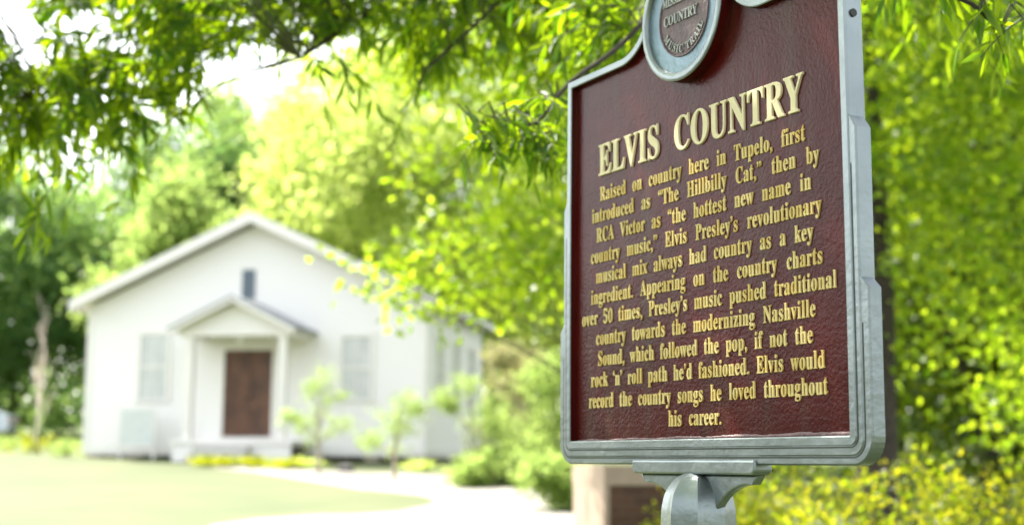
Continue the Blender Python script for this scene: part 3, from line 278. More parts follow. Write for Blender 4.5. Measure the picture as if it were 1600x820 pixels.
dx, dz0, dz1, dw = -4.74, .53, 2.76, 1.32
fr = MB()
fr.box(dx-dw/2-.12, dx-dw/2, -.06, .02, dz0-.02, dz1); fr.box(dx+dw/2, dx+dw/2+.12, -.06, .02, dz0-.02, dz1); fr.box(dx-dw/2-.16, dx+dw/2+.16, -.07, .02, dz1, dz1+.16)
fr.build('door_frame', M_white, ch, bevel=.006)
for sgn in (-1, 1):
    d = MB(); x0, x1 = (dx-dw/2, dx-.006) if sgn < 0 else (dx+.006, dx+dw/2)
    d.box(x0, x1, -.012, .03, dz0, dz1)
    for a, c in ((dz0, dz0+.2), (dz0+.78, dz0+.95), (dz1-.14, dz1), (dz0+1.45, dz0+1.55)): d.box(x0+.1, x1-.1, -.03, -.012, a, c)
    for xa in ((x0, x0+.1), (x1-.1, x1)): d.box(xa[0], xa[1], -.031, -.012, dz0, dz1)
    do = d.build('door', M_doorwood, ch, bevel=.004)
    MB().tube([(dx+sgn*.07, -.03, dz0+1.0), (dx+sgn*.07, -.08, dz0+1.0)], .03, 10).build('handle', M_brass, do)
v = MB(); vx, v0, v1 = -4.82, 4.1, 4.86
v.box(vx-.17, vx-.13, -.05, .02, v0, v1); v.box(vx+.13, vx+.17, -.05, .02, v0, v1); v.box(vx-.13, vx+.13, -.05, .02, v1-.04, v1); v.box(vx-.13, vx+.13, -.05, .02, v0, v0+.04)
for k in range(9):
    z = v0+.06+k*.075; v.add([(vx-.13, -.04, z), (vx+.13, -.04, z), (vx+.13, -.005, z+.07), (vx-.13, -.005, z+.07), (vx-.13, -.035, z-.01), (vx+.13, -.035, z-.01), (vx+.13, 0, z+.06), (vx-.13, 0, z+.06)],
          [(0, 1, 2, 3), (4, 7, 6, 5), (0, 4, 5, 1), (3, 2, 6, 7), (0, 3, 7, 4), (1, 5, 6, 2)])
v.build('gable_vent', M_vent, ch)
# porch
pc, pd, pz = -4.55, 1.55, .42
po = MB().box(pc-1.6, pc+1.6, -pd, -.022, pz-.12, pz).build('porch_floor', M_white, ch, bevel=.01)
MB().box(pc-1.55, pc+1.55, -pd+.04, -pd+.09, -.12, pz-.121).build('skirting', M_board, po)
s = MB(); s.box(pc-.85, pc+.55, -pd-.32, -pd-.003, -.25, .27); s.box(pc-.85, pc+.55, -pd-.64, -pd-.322, -.3, .1); s.build('step', M_conc, po, bevel=.01)
for x in (pc-1.22, pc+1.24):
    q = MB(); q.box(x-.10, x+.10, -pd+.08, -pd+.28, pz, 3.0); q.box(x-.12, x+.12, -pd+.06, -pd+.30, pz+.001, pz+.12); q.box(x-.12, x+.12, -pd+.06, -pd+.30, 2.92, 3.001)
    q.build('porch_post', M_white, ch, bevel=.01)
b = MB(); b.box(pc-1.5, pc+1.5, -pd+.05, -pd+.31, 3.002, 3.18); b.box(pc-1.5, pc-1.3, -pd+.31, -.005, 3.002, 3.18); b.box(pc+1.3, pc+1.5, -pd+.31, -.005, 3.002, 3.18)
b.build('porch_beam', M_white, ch, bevel=.008)
MB().prism([(pc-1.5, 3.18), (pc+1.5, 3.18), (pc, 3.82)], -pd+.1, -pd+.2).build('pediment', M_board, ch)
MB().box(pc-1.29, pc+1.29, -pd+.32, -.01, 3.12, 3.15).build('porch_ceiling', M_white, ch)
b = MB(); g = MB(); psl = .48; pe = 1.68; pza = 3.99
for sgn in (-1, 1):
    b.prism([(pc, pza), (pc+sgn*pe, pza-psl*pe), (pc+sgn*pe, pza-psl*pe-.05), (pc, pza-.05)], -pd-.28, -.003)
    g.prism([(pc, pza-.052), (pc+sgn*(pe-.02), pza-.052-psl*(pe-.02)), (pc+sgn*(pe-.02), pza-.16-psl*(pe-.02)), (pc, pza-.16)], -pd-.26, -pd-.21)
    g.prism([(pc, pza-.054), (pc+sgn*(pe-.04), pza-.054-psl*(pe-.04)), (pc+sgn*(pe-.04), pza-.1-psl*(pe-.04)), (pc, pza-.1)], -pd-.21, -.004)
pr = b.build('porch_roof', M_shingle, ch); g.build('fascia', M_white, pr)
gl = MB(); gl.lathe([(.0, 2.86), (.06, 2.865), (.11, 2.90), (.125, 2.96), (.11, 3.03), (.06, 3.08)], 16); gl.lathe([(.07, 3.08), (.07, 3.12)], 12)
gl.build('globe_light', M_globe, ch, smooth=True, off=(-4.62, -.9, 0))
for i, x in enumerate((-9.0, -7.9, -6.45, -2.9, -1.4, -.25)):
    MB().box(x-.2, x+.2, .05, .45, -.35, ZB).build('foundation_pier', M_pier, ch, bevel=.01)
for y in (2.2, 4.3, 6.3):
    MB().box(-.45, -.05, y-.2, y+.2, -.35, ZB).build('foundation_pier', M_pier, ch, bevel=.01)

# information board in front of the church
M_board2 = mat('faded_board', (.64, .68, .68), .5, noise=1, nscale=9, col2=(.56, .60, .61))
ib = tag(empty('information_board', (0, 0, 0), R(-11)), 'pale blue grey information board on two legs in front of church', 'notice board')
ib.location = P0 + Matrix.Rotation(R(-11), 3, 'Z') @ Vector((-7.38, -.8, -.12))
MB().box(-.44, .44, -.03, .03, .42, 1.28).build('panel', M_board2, ib, bevel=.006)
fr = MB(); fr.box(-.48, -.44, -.04, .04, .38, 1.32); fr.box(.44, .48, -.04, .04, .38, 1.32); fr.box(-.44, .44, -.04, .04, 1.28, 1.32); fr.box(-.44, .44, -.04, .04, .38, .42)
fr.build('frame', M_white, ib)
for x in (-.46, .46): MB().box(x-.025, x+.025, -.025, .025, -.3, .38).build('leg', M_white, ib)

# brick pier behind the marker
def brickmat(name, a, b_, mortar, scale=1.0):
    M = bpy.data.materials.new(name); M.use_nodes = True; N, L = M.node_tree.nodes, M.node_tree.links
    P = N['Principled BSDF']; P.inputs['Roughness'].default_value = .85
    tc = N.new('ShaderNodeTexCoord'); sp = N.new('ShaderNodeSeparateXYZ'); L.new(tc.outputs['Object'], sp.inputs[0])
    ad = N.new('ShaderNodeMath'); L.new(sp.outputs['X'], ad.inputs[0]); L.new(sp.outputs['Y'], ad.inputs[1])
    cb = N.new('ShaderNodeCombineXYZ'); L.new(ad.outputs[0], cb.inputs['X']); L.new(sp.outputs['Z'], cb.inputs['Y'])
    br = N.new('ShaderNodeTexBrick'); L.new(cb.outputs[0], br.inputs['Vector'])
    br.inputs['Color1'].default_value = (*a, 1); br.inputs['Color2'].default_value = (*b_, 1); br.inputs['Mortar'].default_value = (*mortar, 1)
    br.inputs['Scale'].default_value = 1; br.inputs['Brick Width'].default_value = .21; br.inputs['Row Height'].default_value = .075; br.inputs['Mortar Size'].default_value = .006
    L.new(br.outputs['Color'], P.inputs['Base Color'])
    bp = N.new('ShaderNodeBump'); bp.inputs['Strength'].default_value = .5; bp.inputs['Distance'].default_value = .008; bp.invert = True
    L.new(br.outputs['Fac'], bp.inputs['Height']); L.new(bp.outputs[0], P.inputs['Normal']); return M
M_brick = brickmat('red_brown_brick', (.085, .040, .020), (.055, .026, .014), (.09, .062, .04))
M_cap = mat('pale_cast_stone', (.33, .255, .185), .8, noise=.15, nscale=6)
bp_loc = at(952, 700, 12.0); zg = float(gz(12.0))
bp = tag(empty('brick_pier', (bp_loc.x, 12.0, zg), R(14)), 'squat brick pier with a pale stone cap behind the marker post', 'brick pier')
top = EYE + .005 - zg
b = MB(); b.box(.005, .95, .0, .9, -.1, top-.172); b.build('shaft', M_brick, bp)
b = MB(); b.box(-.052, .97, -.02, .92, top-.17, top); b.build('cap', M_cap, bp, bevel=.008)
b = MB(); b.box(-.05, .003, -.012, .9, -.1, top-.001); b.build('side_slab', M_cap, bp, bevel=.008)  # pale slab covering the left face of the pier

# parked car at the far left
M_car = mat('pale_blue_car_paint', (.50, .56, .64), .25, spec=.6); M_carglass = mat('car_glass', (.02, .025, .03), .08)
M_tyre = mat('tyre_rubber', (.02, .02, .02), .8); M_rim = mat('wheel_alloy', (.5, .5, .5), .3, metal=.8); M_lamp = mat('red_lamp', (.4, .02, .02), .2)
cl = at(20, 700, 50.0); car = tag(empty('parked_car', (cl.x, 50.0, float(gz(50.0))), R(8)), 'pale blue parked car at the far edge of the lawn', 'car')
prof = [(-4.3, .35), (-4.3, .75), (-3.3, .92), (-2.6, 1.38), (-1.2, 1.42), (-.45, .98), (-.05, .93), (0, .6), (-.05, .33)]
MB().prism(prof, -.85, .85).build('body', M_car, car, bevel=.06)
g = MB()
for s_ in (-.856, .851): g.prism([(-3.15, .95), (-2.6, 1.32), (-1.9, 1.35), (-1.9, .95)], s_, s_+.005); g.prism([(-1.83, .95), (-1.83, 1.35), (-1.22, 1.35), (-.62, .98)], s_, s_+.005)
g.build('window', M_carglass, car)
for x in (-3.55, -.8):
    for y in (-.78, .78):
        w = MB().tube([(x, y-.11, .31), (x, y+.11, .31)], .31, 20).build('wheel', M_tyre, car, bevel=.02)
        MB().tube([(x, y-.115, .31), (x, y+.115, .31)], .19, 16).build('rim', M_rim, w)
for y in (-.7, .7): MB().box(-.06, .012, y-.12, y+.12, .66, .82).build('tail_lamp', M_lamp, car, bevel=.01)

# ================================================================== THE MARKER
U = .45; SZ = 1.551; YAW = R(-61.65)
def silver(name, a, b_, rough, bump):
    M = mat(name, a, rough, metal=.8, noise=1, nscale=7, col2=b_, bump=bump, bscale=55)
    N, L = M.node_tree.nodes, M.node_tree.links; P = N['Principled BSDF']
    src = P.inputs['Base Color'].links[0].from_socket
    tc = N.new('ShaderNodeTexCoord'); mp = N.new('ShaderNodeMapping'); mp.inputs['Scale'].default_value = (60, 60, 9); L.new(tc.outputs['Object'], mp.inputs[0])
    n = N.new('ShaderNodeTexNoise'); n.inputs['Scale'].default_value = 1; n.inputs['Detail'].default_value = 6; n.inputs['Roughness'].default_value = .7; L.new(mp.outputs[0], n.inputs['Vector'])
    r = N.new('ShaderNodeValToRGB'); r.color_ramp.elements[0].position = .58; r.color_ramp.elements[1].position = .8; r.color_ramp.elements[1].color = (.45, .45, .45, 1)
    L.new(n.outputs['Fac'], r.inputs[0])
    mx = N.new('ShaderNodeMixRGB'); mx.inputs['Color2'].default_value = (.07, .07, .055, 1); L.new(r.outputs[0], mx.inputs['Fac']); L.new(src, mx.inputs['Color1']); L.new(mx.outputs[0], P.inputs['Base Color'])
    return M
M_silver = silver('weathered_silver_paint', (.225, .258, .262), (.18, .21, .216), .34, .12)
M_ringblue = silver('dull_blue_silver', (.17, .235, .28), (.13, .185, .225), .42, .25)
M_gold = mat('cream_gold_paint', (.62, .50, .22), .7, spec=.2, noise=1, nscale=30, col2=(.52, .38, .12))
M_title = mat('pale_gold_paint', (.70, .62, .40), .7, spec=.2, noise=.1, nscale=30)
M_seal_text = mat('worn_silver_letters', (.24, .25, .24), .45, metal=.3)
M_maroon = bpy.data.materials.new('maroon_paint'); M_maroon.use_nodes = True
N, L = M_maroon.node_tree.nodes, M_maroon.node_tree.links; P = N['Principled BSDF']
tc = N.new('ShaderNodeTexCoord'); n1 = N.new('ShaderNodeTexNoise'); n1.inputs['Scale'].default_value = 5; n1.inputs['Detail'].default_value = 4; L.new(tc.outputs['Object'], n1.inputs['Vector'])
r1 = N.new('ShaderNodeValToRGB'); r1.color_ramp.elements[0].color = (.046, .0040, .0030, 1); r1.color_ramp.elements[1].color = (.066, .0056, .0042, 1); r1.color_ramp.elements[0].position = .35; r1.color_ramp.elements[1].position = .65
L.new(n1.outputs['Fac'], r1.inputs[0])
mp = N.new('ShaderNodeMapping'); mp.inputs['Scale'].default_value = (22, 22, 1.6); L.new(tc.outputs['Object'], mp.inputs[0])
ns = N.new('ShaderNodeTexNoise'); ns.inputs['Scale'].default_value = 1; ns.inputs['Detail'].default_value = 5; L.new(mp.outputs[0], ns.inputs['Vector'])
rs_ = N.new('ShaderNodeValToRGB'); rs_.color_ramp.elements[0].position = .52; rs_.color_ramp.elements[1].position = .72; rs_.color_ramp.elements[1].color = (.35, .35, .35, 1); L.new(ns.outputs['Fac'], rs_.inputs[0])
mx = N.new('ShaderNodeMixRGB'); mx.inputs['Color2'].default_value = (.06, .045, .03, 1); L.new(rs_.outputs[0], mx.inputs['Fac']); L.new(r1.outputs[0], mx.inputs['Color1']); L.new(mx.outputs[0], P.inputs['Base Color'])
P.inputs['Roughness'].default_value = .26; P.inputs['Specular IOR Level'].default_value = .13
n2 = N.new('ShaderNodeTexNoise'); n2.inputs['Scale'].default_value = 135; n2.inputs['Detail'].default_value = 3; L.new(tc.outputs['Object'], n2.inputs['Vector'])
n3 = N.new('ShaderNodeTexNoise'); n3.inputs['Scale'].default_value = 28; n3.inputs['Detail'].default_value = 2; L.new(tc.outputs['Object'], n3.inputs['Vector'])
ad = N.new('ShaderNodeMath'); ad.operation = 'ADD'; L.new(n2.outputs['Fac'], ad.inputs[0]); L.new(n3.outputs['Fac'], ad.inputs[1])
bu = N.new('ShaderNodeBump'); bu.inputs['Strength'].default_value = .28; bu.inputs['Distance'].default_value = .0032
L.new(ad.outputs[0], bu.inputs['Height']); L.new(bu.outputs[0], P.inputs['Normal'])

root = tag(empty('historical_marker', (.3437, 2.7546, 0), YAW), 'maroon cast metal historical marker with silver frame and raised gold lettering on a post', 'historical marker')
def uvd(u, v, d): return (u*U, -d*U, v*U + SZ)

def arc(cx_, cy_, r, a0, a1, n): return [(cx_+r*math.cos(R(a0+(a1-a0)*i/n)), cy_+r*math.sin(R(a0+(a1-a0)*i/n))) for i in range(n+1)]
half = arc(1.005, -.113, .035, -90, 0, 4) + [(1.04, .5), (1.037, 1.0), (1.030, 1.697)]
half += [(.60, 1.697)] + arc(.535, 1.927, .23, -90, -180, 14) + arc(0, 1.95, .305, 4, 90, 16)
OUT = half + [(-u, v) for u, v in half[::-1][1:]]
def offset(poly, w):
    n = len(poly); res = []
    for i in range(n):
        p0, p, p1 = (np.array(poly[(i+k) % n]) for k in (-1, 0, 1))
        e0 = unit(p-p0); e1 = unit(p1-p); n0 = np.array([-e0[1], e0[0]]); n1 = np.array([-e1[1], e1[0]])
        bis = n0+n1; bis = bis/max(np.dot(bis, bis), 1e-6)*2
        res.append(tuple(p + bis*w))
    return res
INN = offset(OUT, .039)
n = len(OUT)
b = MB()
V = [uvd(u, v, -.012) for u, v in OUT] + [uvd(*(np.array(o)*.85+np.array(i)*.15), .0) for o, i in zip(OUT, INN)] + [uvd(*(np.array(o)*.12+np.array(i)*.88), .0) for o, i in zip(OUT, INN)] + [uvd(u, v, -.003) for u, v in INN] + [uvd(u, v, -.05) for u, v in INN] + [uvd(u, v, -.086) for u, v in OUT]
F = []
for a in range(4):
    for i in range(n): j = (i+1) % n; F.append((a*n+i, a*n+j, a*n+n+j, a*n+n+i))
for i in range(n): j = (i+1) % n; F.append((i, 5*n+i, 5*n+j, j))
F.append(tuple(5*n+i for i in range(n)))
b.add(V, F)
def ushape(uo, vt0, vt1, vb, r, u0, d0, d1):
    right = arc(uo-r, vb+r, r, -90, 0, 8) + [(uo, vt1), (u0, vt0)]
    pts = right + [(1.02, vt0-.004), (1.02, -.130), (-1.02, -.130), (-1.02, vt0-.004)] + [(-u, v) for u, v in right[::-1]]
    k = len(pts); e = .007; m_ = len(right)
    cen = offset(pts, e); cen[m_-1:-m_+1] = pts[m_-1:-m_+1]
    V = [uvd(u, v, d1-e) for u, v in pts] + [uvd(u, v, d1) for u, v in cen] + [uvd(u, v, d0) for u, v in pts]
    F = [tuple(range(k, 2*k)), tuple(range(3*k-1, 2*k-1, -1))]
    for i in range(k): j = (i+1) % k; F += [(i, j, k+j, k+i), (i, 2*k+i, 2*k+j, j)]
    b.add(V, F)
ushape(1.073, 1.089, 1.037, -.185, .065, 1.034, -.078, -.005)
ushape(1.114, .475, .43, -.218, .105, 1.068, -.070, -.010)
frame = b.build('frame', M_silver, root)
# thin dark strips along the two grooves between the frame mouldings
gb = MB()
def groove(pts, d, w=.0032):
    o1 = offset(pts, -.0005); o2 = offset(pts, -w*2); k = len(pts); V = [uvd(u, v, d) for u, v in o1] + [uvd(u, v, d) for u, v in o2]
    gb.add(V[1:k-1] + V[k+1:2*k-1], [(i, i+1, k-2+i+1, k-2+i) for i in range(k-3)])
hp = [(1.037, 1.09), (1.0385, .9), (1.04, .5)] + arc(1.005, -.113, .035, 0, -90, 6)
groove([(-u, v) for u, v in hp] + [(u, v) for u, v in hp[::-1]], -.0043)
hp = [(1.073, .474), (1.073, .3)] + arc(1.008, -.12, .065, 0, -90, 8)
groove([(-u, v) for u, v in hp] + [(u, v) for u, v in hp[::-1]], -.0092)
gb.build('groove', mat('groove_dark', (.045, .05, .045), .9), root)
# panel with its painted inner walls
INP = offset(OUT, .0398)
b = MB(); b.add([uvd(u, v, -.0345) for u, v in offset(OUT, .036)], [tuple(range(n))])
b.add([uvd(u, v, -.006) for u, v in INP] + [uvd(u, v, -.036) for u, v in INP], [(i, (i+1) % n, n+(i+1) % n, n+i) for i in range(n)])
b.build('panel', M_maroon, root)
# hole in the side, its shade given as a dark stub
MB().tube([(1.0*U, .043*U, 1.489*U+SZ), (1.0385*U, .043*U, 1.489*U+SZ)], .0072, 14).build('screw_hole', mat('screw_hole_shade', (.015, .015, .015), .6), root)
# round seal
RV = 1.764
def seal(name, prof, M, sm=True):
    o = MB().lathe([(r*U, d*U) for r, d in prof], 96, 'y', close=False).build(name, M, root, off=(0, 0, RV*U+SZ)); 
    for p in o.data.polygons: p.use_smooth = True
    o.data.set_sharp_from_angle(angle=R(35)); return o
seal('seal_base', [(.3, -.036), (.3, .026)], M_maroon)
ring = seal('seal_rim', [(.296, .024), (.301, .026), (.3005, .030), (.297, .033), (.288, .0345), (.272, .0345), (.266, .032), (.262, .026), (.260, .012)], M_silver)
seal('seal_band', [(.262, .013), (.250, .009), (.19, .007), (.1885, .0085)], M_ringblue)
dk = seal('seal_disk', [(.189, .007), (.188, .013), (.184, .014), (.181, .013), (.179, .008), (.0, .008)], mat('faded_mauve_paint', (.10, .055, .065), .4, noise=.3, nscale=20, bump=.4, bscale=120))

# ---- raised lettering from drawn outlines
GL = {}
for g in GLYPHS.split(';'):
    q = g.split('|'); GL[chr(int(q[0], 16))] = (int(q[1])/1000, [[tuple(int(t)/1000 for t in p.split(',')) for p in s.split()] for s in q[2:]])
GL['0'] = (GL['O'][0]*.66, [[(x*.66, y) for x, y in s] for s in GL['O'][1]])
def wordw(w, S): return sum(GL[c][0] for c in w)*S
_GC = {}
def glyph_mesh(c, sx, S, depth, fat, bev):
    key = (c, round(sx, 4), round(S, 4), depth, fat, bev)
    if key not in _GC:
        cu = bpy.data.curves.new('glyph', 'CURVE'); cu.dimensions = '2D'; cu.fill_mode = 'BOTH'
        for s in GL[c][1]:
            sp = cu.splines.new('POLY'); sp.points.add(len(s)-1)
            for p, (x, y) in zip(sp.points, s): p.co = (x*sx*U, y*S*U, 0, 1)
            sp.use_cyclic_u = True
        cu.extrude = depth; cu.bevel_depth = bev; cu.bevel_resolution = 1; cu.offset = fat
        tmp = bpy.data.objects.new('tmp', cu); COL.objects.link(tmp); bpy.context.view_layer.update()
        me = bpy.data.meshes.new_from_object(tmp.evaluated_get(bpy.context.evaluated_depsgraph_get()))
        _GC[key] = ([tuple(v.co) for v in me.vertices], [tuple(p.vertices) for p in me.polygons])
        bpy.data.objects.remove(tmp); bpy.data.curves.remove(cu); bpy.data.meshes.remove(me)
    return _GC[key]
def letters(name, placed, M, depth, d0, parent, sx, S, fat=0., bev=.0012):
    """placed: (char, u, v, turn); every letter solid, all of them one raised mesh"""
    b = MB()
    for c, u, v, turn in placed:
        V, F = glyph_mesh(c, sx, S, depth, fat, bev); ct, st = math.cos(turn), math.sin(turn)
        b.add([(u*U + x*ct - y*st, -d0*U - zz, v*U + SZ + x*st + y*ct) for x, y, zz in V], F)
    me = bpy.data.meshes.new(name); me.from_pydata(b.v, [], b.f); me.update()
    return link(name, me, M, parent)
def line(name, text, u0, u1, v, cap, cond, M, depth, d0, parent, fat=0., starts=None, bev=.0012, track=0.):
    S = cap/.676; Sx = S*cond; ws = text.split(' ')
    ww = lambda w: sum(GL[c][0]*Sx + track*S for c in w) - track*S
    tot = sum(ww(w) for w in ws); gap = (u1-u0-tot)/max(len(ws)-1, 1)
    u = u0; placed = []
    for wi, w in enumerate(ws):
        if starts: u = starts[wi]
        for c in w:
            placed.append((c, u, v + random.uniform(-.006, .006)*S, 0)); u += GL[c][0]*Sx + track*S
        u += gap - track*S
        letters(name, placed, M, depth, d0, parent, Sx, S, fat, bev); placed = []   # every word a part
DP = -.0345
for w_, a_ in (('ELVIS', -.775), ('COUNTRY', -.135)):
    S = .150/.676; pl = []; u = a_
    for c in w_: pl.append((c, u, 1.172, 0)); u += GL[c][0]*S*.78 + .025*S
    letters('title_lettering', pl, M_title, .0036, DP, root, S*.78, S, fat=-.0003)
BODY = [("Raised on country here in Tupelo, first", -.768, .755), ("introduced as “The Hillbilly Cat,” then by", -.84, .835), ("RCA Victor as “the hottest new name in", -.80, .785),
 ("country music,” Elvis Presley’s revolutionary", -.852, .842), ("musical mix always had country as a key", -.803, .79), ("ingredient. Appearing on the country charts", -.85, .843),
 ("over 50 times, Presley’s music pushed traditional", -.934, .919), ("country towards the modernizing Nashville", -.803, .795), ("Sound, which followed the pop, if not the", -.788, .776),
 ("rock ‘n’ roll path he’d fashioned. Elvis would", -.85, .842), ("record the country songs he loved throughout", -.87, .854), ("his career.", -.2, .188)]
for k, (t, a, z) in enumerate(BODY):
    line('word_lettering', t, a, z, 1.047-.0998*k, .068, .72, M_gold, .0022, DP, root, fat=-.00045, bev=.0007, track=.035)
line('seal_lettering', 'MISSISSIPPI', -.158, .158, 1.832, .042, .7, M_seal_text, .0022, .008, dk, bev=.0006)
line('seal_lettering', 'COUNTRY', -.150, .165, 1.742, .044, .8, M_seal_text, .0022, .008, dk, bev=.0006)
pl = []; txt = 'MUSIC TRAIL'; S = .034/.676; tot = sum(GL[c][0] if c != ' ' else .35 for c in txt); a = 205.0; span = 130.0
for c in txt:
    adv = GL[c][0] if c != ' ' else .35; am = R(a + span*adv/tot/2); a += span*adv/tot
    if c != ' ': pl.append((c, .168*math.cos(am) + adv/2*S*.85*math.sin(am), RV + .168*math.sin(am) - adv/2*S*.85*math.cos(am), am + math.pi/2))
letters('seal_lettering', pl, M_seal_text, .0020, .008, dk, S*.85, S, bev=.0005)
# the rough bead of old paint along the foot of the panel
b = MB(); random.seed(4); V = []; K = 90
for i in range(K+1):
    u = -.985 + 1.97*i/K; h = random.uniform(.005, .008) + .0018*math.sin(i*.35) + .009*i/K
    V += [uvd(u, -.1095, -.033), uvd(u, -.1095+h*.4, -.0285), uvd(u, -.1095+h, -.0325), uvd(u, -.1095+h*1.15, -.0348)]
b.add(V, [(4*i+j, 4*i+4+j, 4*i+5+j, 4*i+1+j) for i in range(K) for j in range(3)])
b.build('paint_bead', mat('chalky_mauve_paint', (.15, .075, .08), .5, noise=.5, nscale=40, bump=.4, bscale=90), root, smooth=True)

# bracket and post
b = MB()
def ext(poly, d0, d1):
    k = len(poly); V = [uvd(u, v, d1) for u, v in poly] + [uvd(u, v, d0) for u, v in poly]
    b.add(V, [tuple(range(k)), tuple(range(2*k-1, k-1, -1))] + [(i, k+i, k+(i+1) % k, (i+1) % k) for i in range(k)])
ext([(-.445, -.198), (-.445, -.244), (-.425, -.258), (.425, -.258), (.445, -.244), (.445, -.198)], -.09, .004)
gus = [(-.43, -.258), (-.385, -.296)] + [(-.385+.275*math.sin(R(t)), -.500+.204*math.cos(R(t))) for t in range(0, 91, 9)]
ext(gus + [(-u, v) for u, v in gus[::-1]], -.075, -.03)
b.build('bracket', M_silver, root, bevel=.004)
prof = [(.0, -.230), (.022, -.240), (.052, -.254), (.09, -.273), (.116, -.303), (.138, -.338), (.151, -.389), (.156, -.447), (.156, -.62), (.150, -.75)]
pv = [Vector((r, 0, v)) for r, v in prof]
def _cr(P, k=4):
    res = []
    for i in range(len(P)-1):
        p0, p1, p2, p3 = P[max(i-1, 0)], P[i], P[i+1], P[min(i+2, len(P)-1)]
        for j in range(k):
            t = j/k; res.append(.5*((2*p1) + (p2-p0)*t + (2*p0-5*p1+4*p2-p3)*t*t + (3*p1-p0-3*p2+p3)*t**3))
    return res + [P[-1]]
prof = [(max(q.x, 0)*U, q.z*U+SZ) for q in _cr(pv)]
NV = 64; V = []; F = []
for r, z in prof:
    for k in range(NV):
        t = 2*math.pi*k/NV; ph = (k % 8)/8
        rr = r*(1 - .095*math.sin(math.pi*ph))*1.02
        V.append((rr*math.cos(t+R(8)), .043*U + rr*math.sin(t+R(8)), z))
for i in range(len(prof)-1):
    for k in range(NV): F.append((i*NV+k, i*NV+(k+1) % NV, (i+1)*NV+(k+1) % NV, (i+1)*NV+k))
po_ = MB().add(V, F).build('post', M_silver, root, smooth=True); po_.data.set_sharp_from_angle(angle=R(22))
# ================================================================== TREES AND PLANTS
M_bark = mat('dark_bark', (.05, .038, .028), .9, noise=.5, nscale=14, bump=.8, bscale=25)
M_twig = mat('twig_bark', (.07, .075, .03), .8)
M_pale_bark = mat('pale_bark', (.42, .35, .28), .8, noise=.3, nscale=12)
M_dead = mat('dead_wood', (.74, .64, .58), .9, noise=.2, nscale=9)
L_oak = leafmat('willow_oak_leaf', (.018, .050, .018), (.030, .07, .022), (.12, .30, .003), (.60, .80, .008), .52, .5, .22)
L_mid = leafmat('sweetgum_leaf', (.035, .085, .008), (.065, .12, .012), (.24, .43, .006), (.62, .78, .03), .6, .4, .4)
L_deep = leafmat('thicket_leaf', (.022, .06, .008), (.045, .09, .012), (.12, .24, .004), (.40, .50, .01), .5, .4, .4)
L_wood = leafmat('wood_leaf', (.04, .10, .035), (.08, .16, .05), (.18, .36, .08), (.42, .58, .14), .52, .6, .25)
L_light = leafmat('light_leaf', (.11, .17, .035), (.17, .22, .045), (.36, .54, .12), (.52, .66, .18), .55, .6, .3)
L_pale = leafmat('pale_leaf', (.16, .22, .05), (.24, .28, .08), (.54, .70, .12), (.74, .84, .26), .6, .6, .3)
L_shrub = leafmat('azalea_leaf', (.06, .10, .012), (.11, .13, .015), (.30, .44, .005), (.60, .56, .02), .5, .45, .3)
L_pink = leafmat('bronze_leaf', (.20, .22, .10), (.26, .22, .13), (.50, .58, .20), (.62, .54, .28), .4, .6, .3)

# ---- willow oak that overhangs the lawn and the marker
oak = tag(empty('willow_oak', (4.4, 5.6, 0)), 'willow oak with narrow drooping leaves overhanging the marker and the lawn', 'tree')
OB = Matrix.Translation((-4.4, -5.6, 0))
tb = MB(); off = Vector((4.4, 5.6, 0))
tb.tube([Vector((4.4, 5.6, -.2)), Vector((4.38, 5.6, 1.2)), Vector((4.3, 5.65, 2.6)), Vector((4.15, 5.6, 3.9)), Vector((4.3, 5.4, 6.0)), Vector((4.2, 5.5, 8.5))], [.34, .27, .24, .2, .13, .05], 14)
o = tb.build('trunk', M_bark, oak, smooth=True, off=-off)
def smoothpath(pts, k=6):
    pts = [Vector(p) for p in pts]; res = []
    for i in range(len(pts)-1):
        p0, p1, p2, p3 = pts[max(i-1, 0)], pts[i], pts[i+1], pts[min(i+2, len(pts)-1)]
        for j in range(k):
            t = j/k; res.append(.5*((2*p1) + (p2-p0)*t + (2*p0-5*p1+4*p2-p3)*t*t + (3*p1-p0-3*p2+p3)*t**3))
    res.append(pts[-1]); return res
LIMBS = [
 ([Vector((4.15, 5.6, 3.9)), at(1500, -260, 5.8), at(1100, -190, 6.2), at(760, -90, 6.4), at(443, 24, 6.4), at(282, 88, 6.3), at(170, 117, 6.2), at(60, 170, 6.0)], .055),
 ([at(1100, -190, 6.2), at(860, -60, 5.6), at(720, 60, 5.3), at(663, 113, 5.2), at(655, 140, 5.2)], .014),
 ([at(760, -90, 6.4), at(560, 30, 5.6), at(500, 70, 5.4), at(470, 90, 5.3)], .025),
 ([at(1500, -260, 5.8), at(1150, -160, 4.9), at(1000, 40, 4.3), at(890, 130, 4.15), at(830, 195, 4.1), at(735, 188, 4.0)], .014),
 ([at(760, -90, 6.4), at(420, -120, 6.8), at(200, -60, 6.9), at(60, 60, 7.0), at(-60, 150, 7.0)], .022),
 ([Vector((4.15, 5.6, 3.9)), Vector((2.8, 4.4, 4.3)), Vector((1.4, 3.6, 4.2)), Vector((.1, 3.3, 4.0)), Vector((-1.0, 3.6, 3.9))], .09),
 ([Vector((2.8, 4.4, 4.3)), at(1650, -320, 3.5), at(1480, -60, 3.2), at(1530, 15, 3.15), at(1562, 48, 3.15)], .012),
 ([Vector((4.3, 5.5, 5.6)), Vector((2.0, 4.8, 5.6)), Vector((-.2, 4.4, 5.3)), Vector((-2.2, 4.6, 5.0))], .08),
]
lb = MB(); LP = []
for pts, r0 in LIMBS:
    sp = smoothpath(pts); k = len(sp)
    lb.tube(sp, [max(r0*(1-.85*i/(k-1)), .003) for i in range(k)], 7); LP += sp[2:]
LPa = np.array([tuple(p) for p in LP])
lb.build('limb', M_bark, oak, smooth=True, off=-off)
tw = MB(); ol = Leaves(); fl = Leaves()
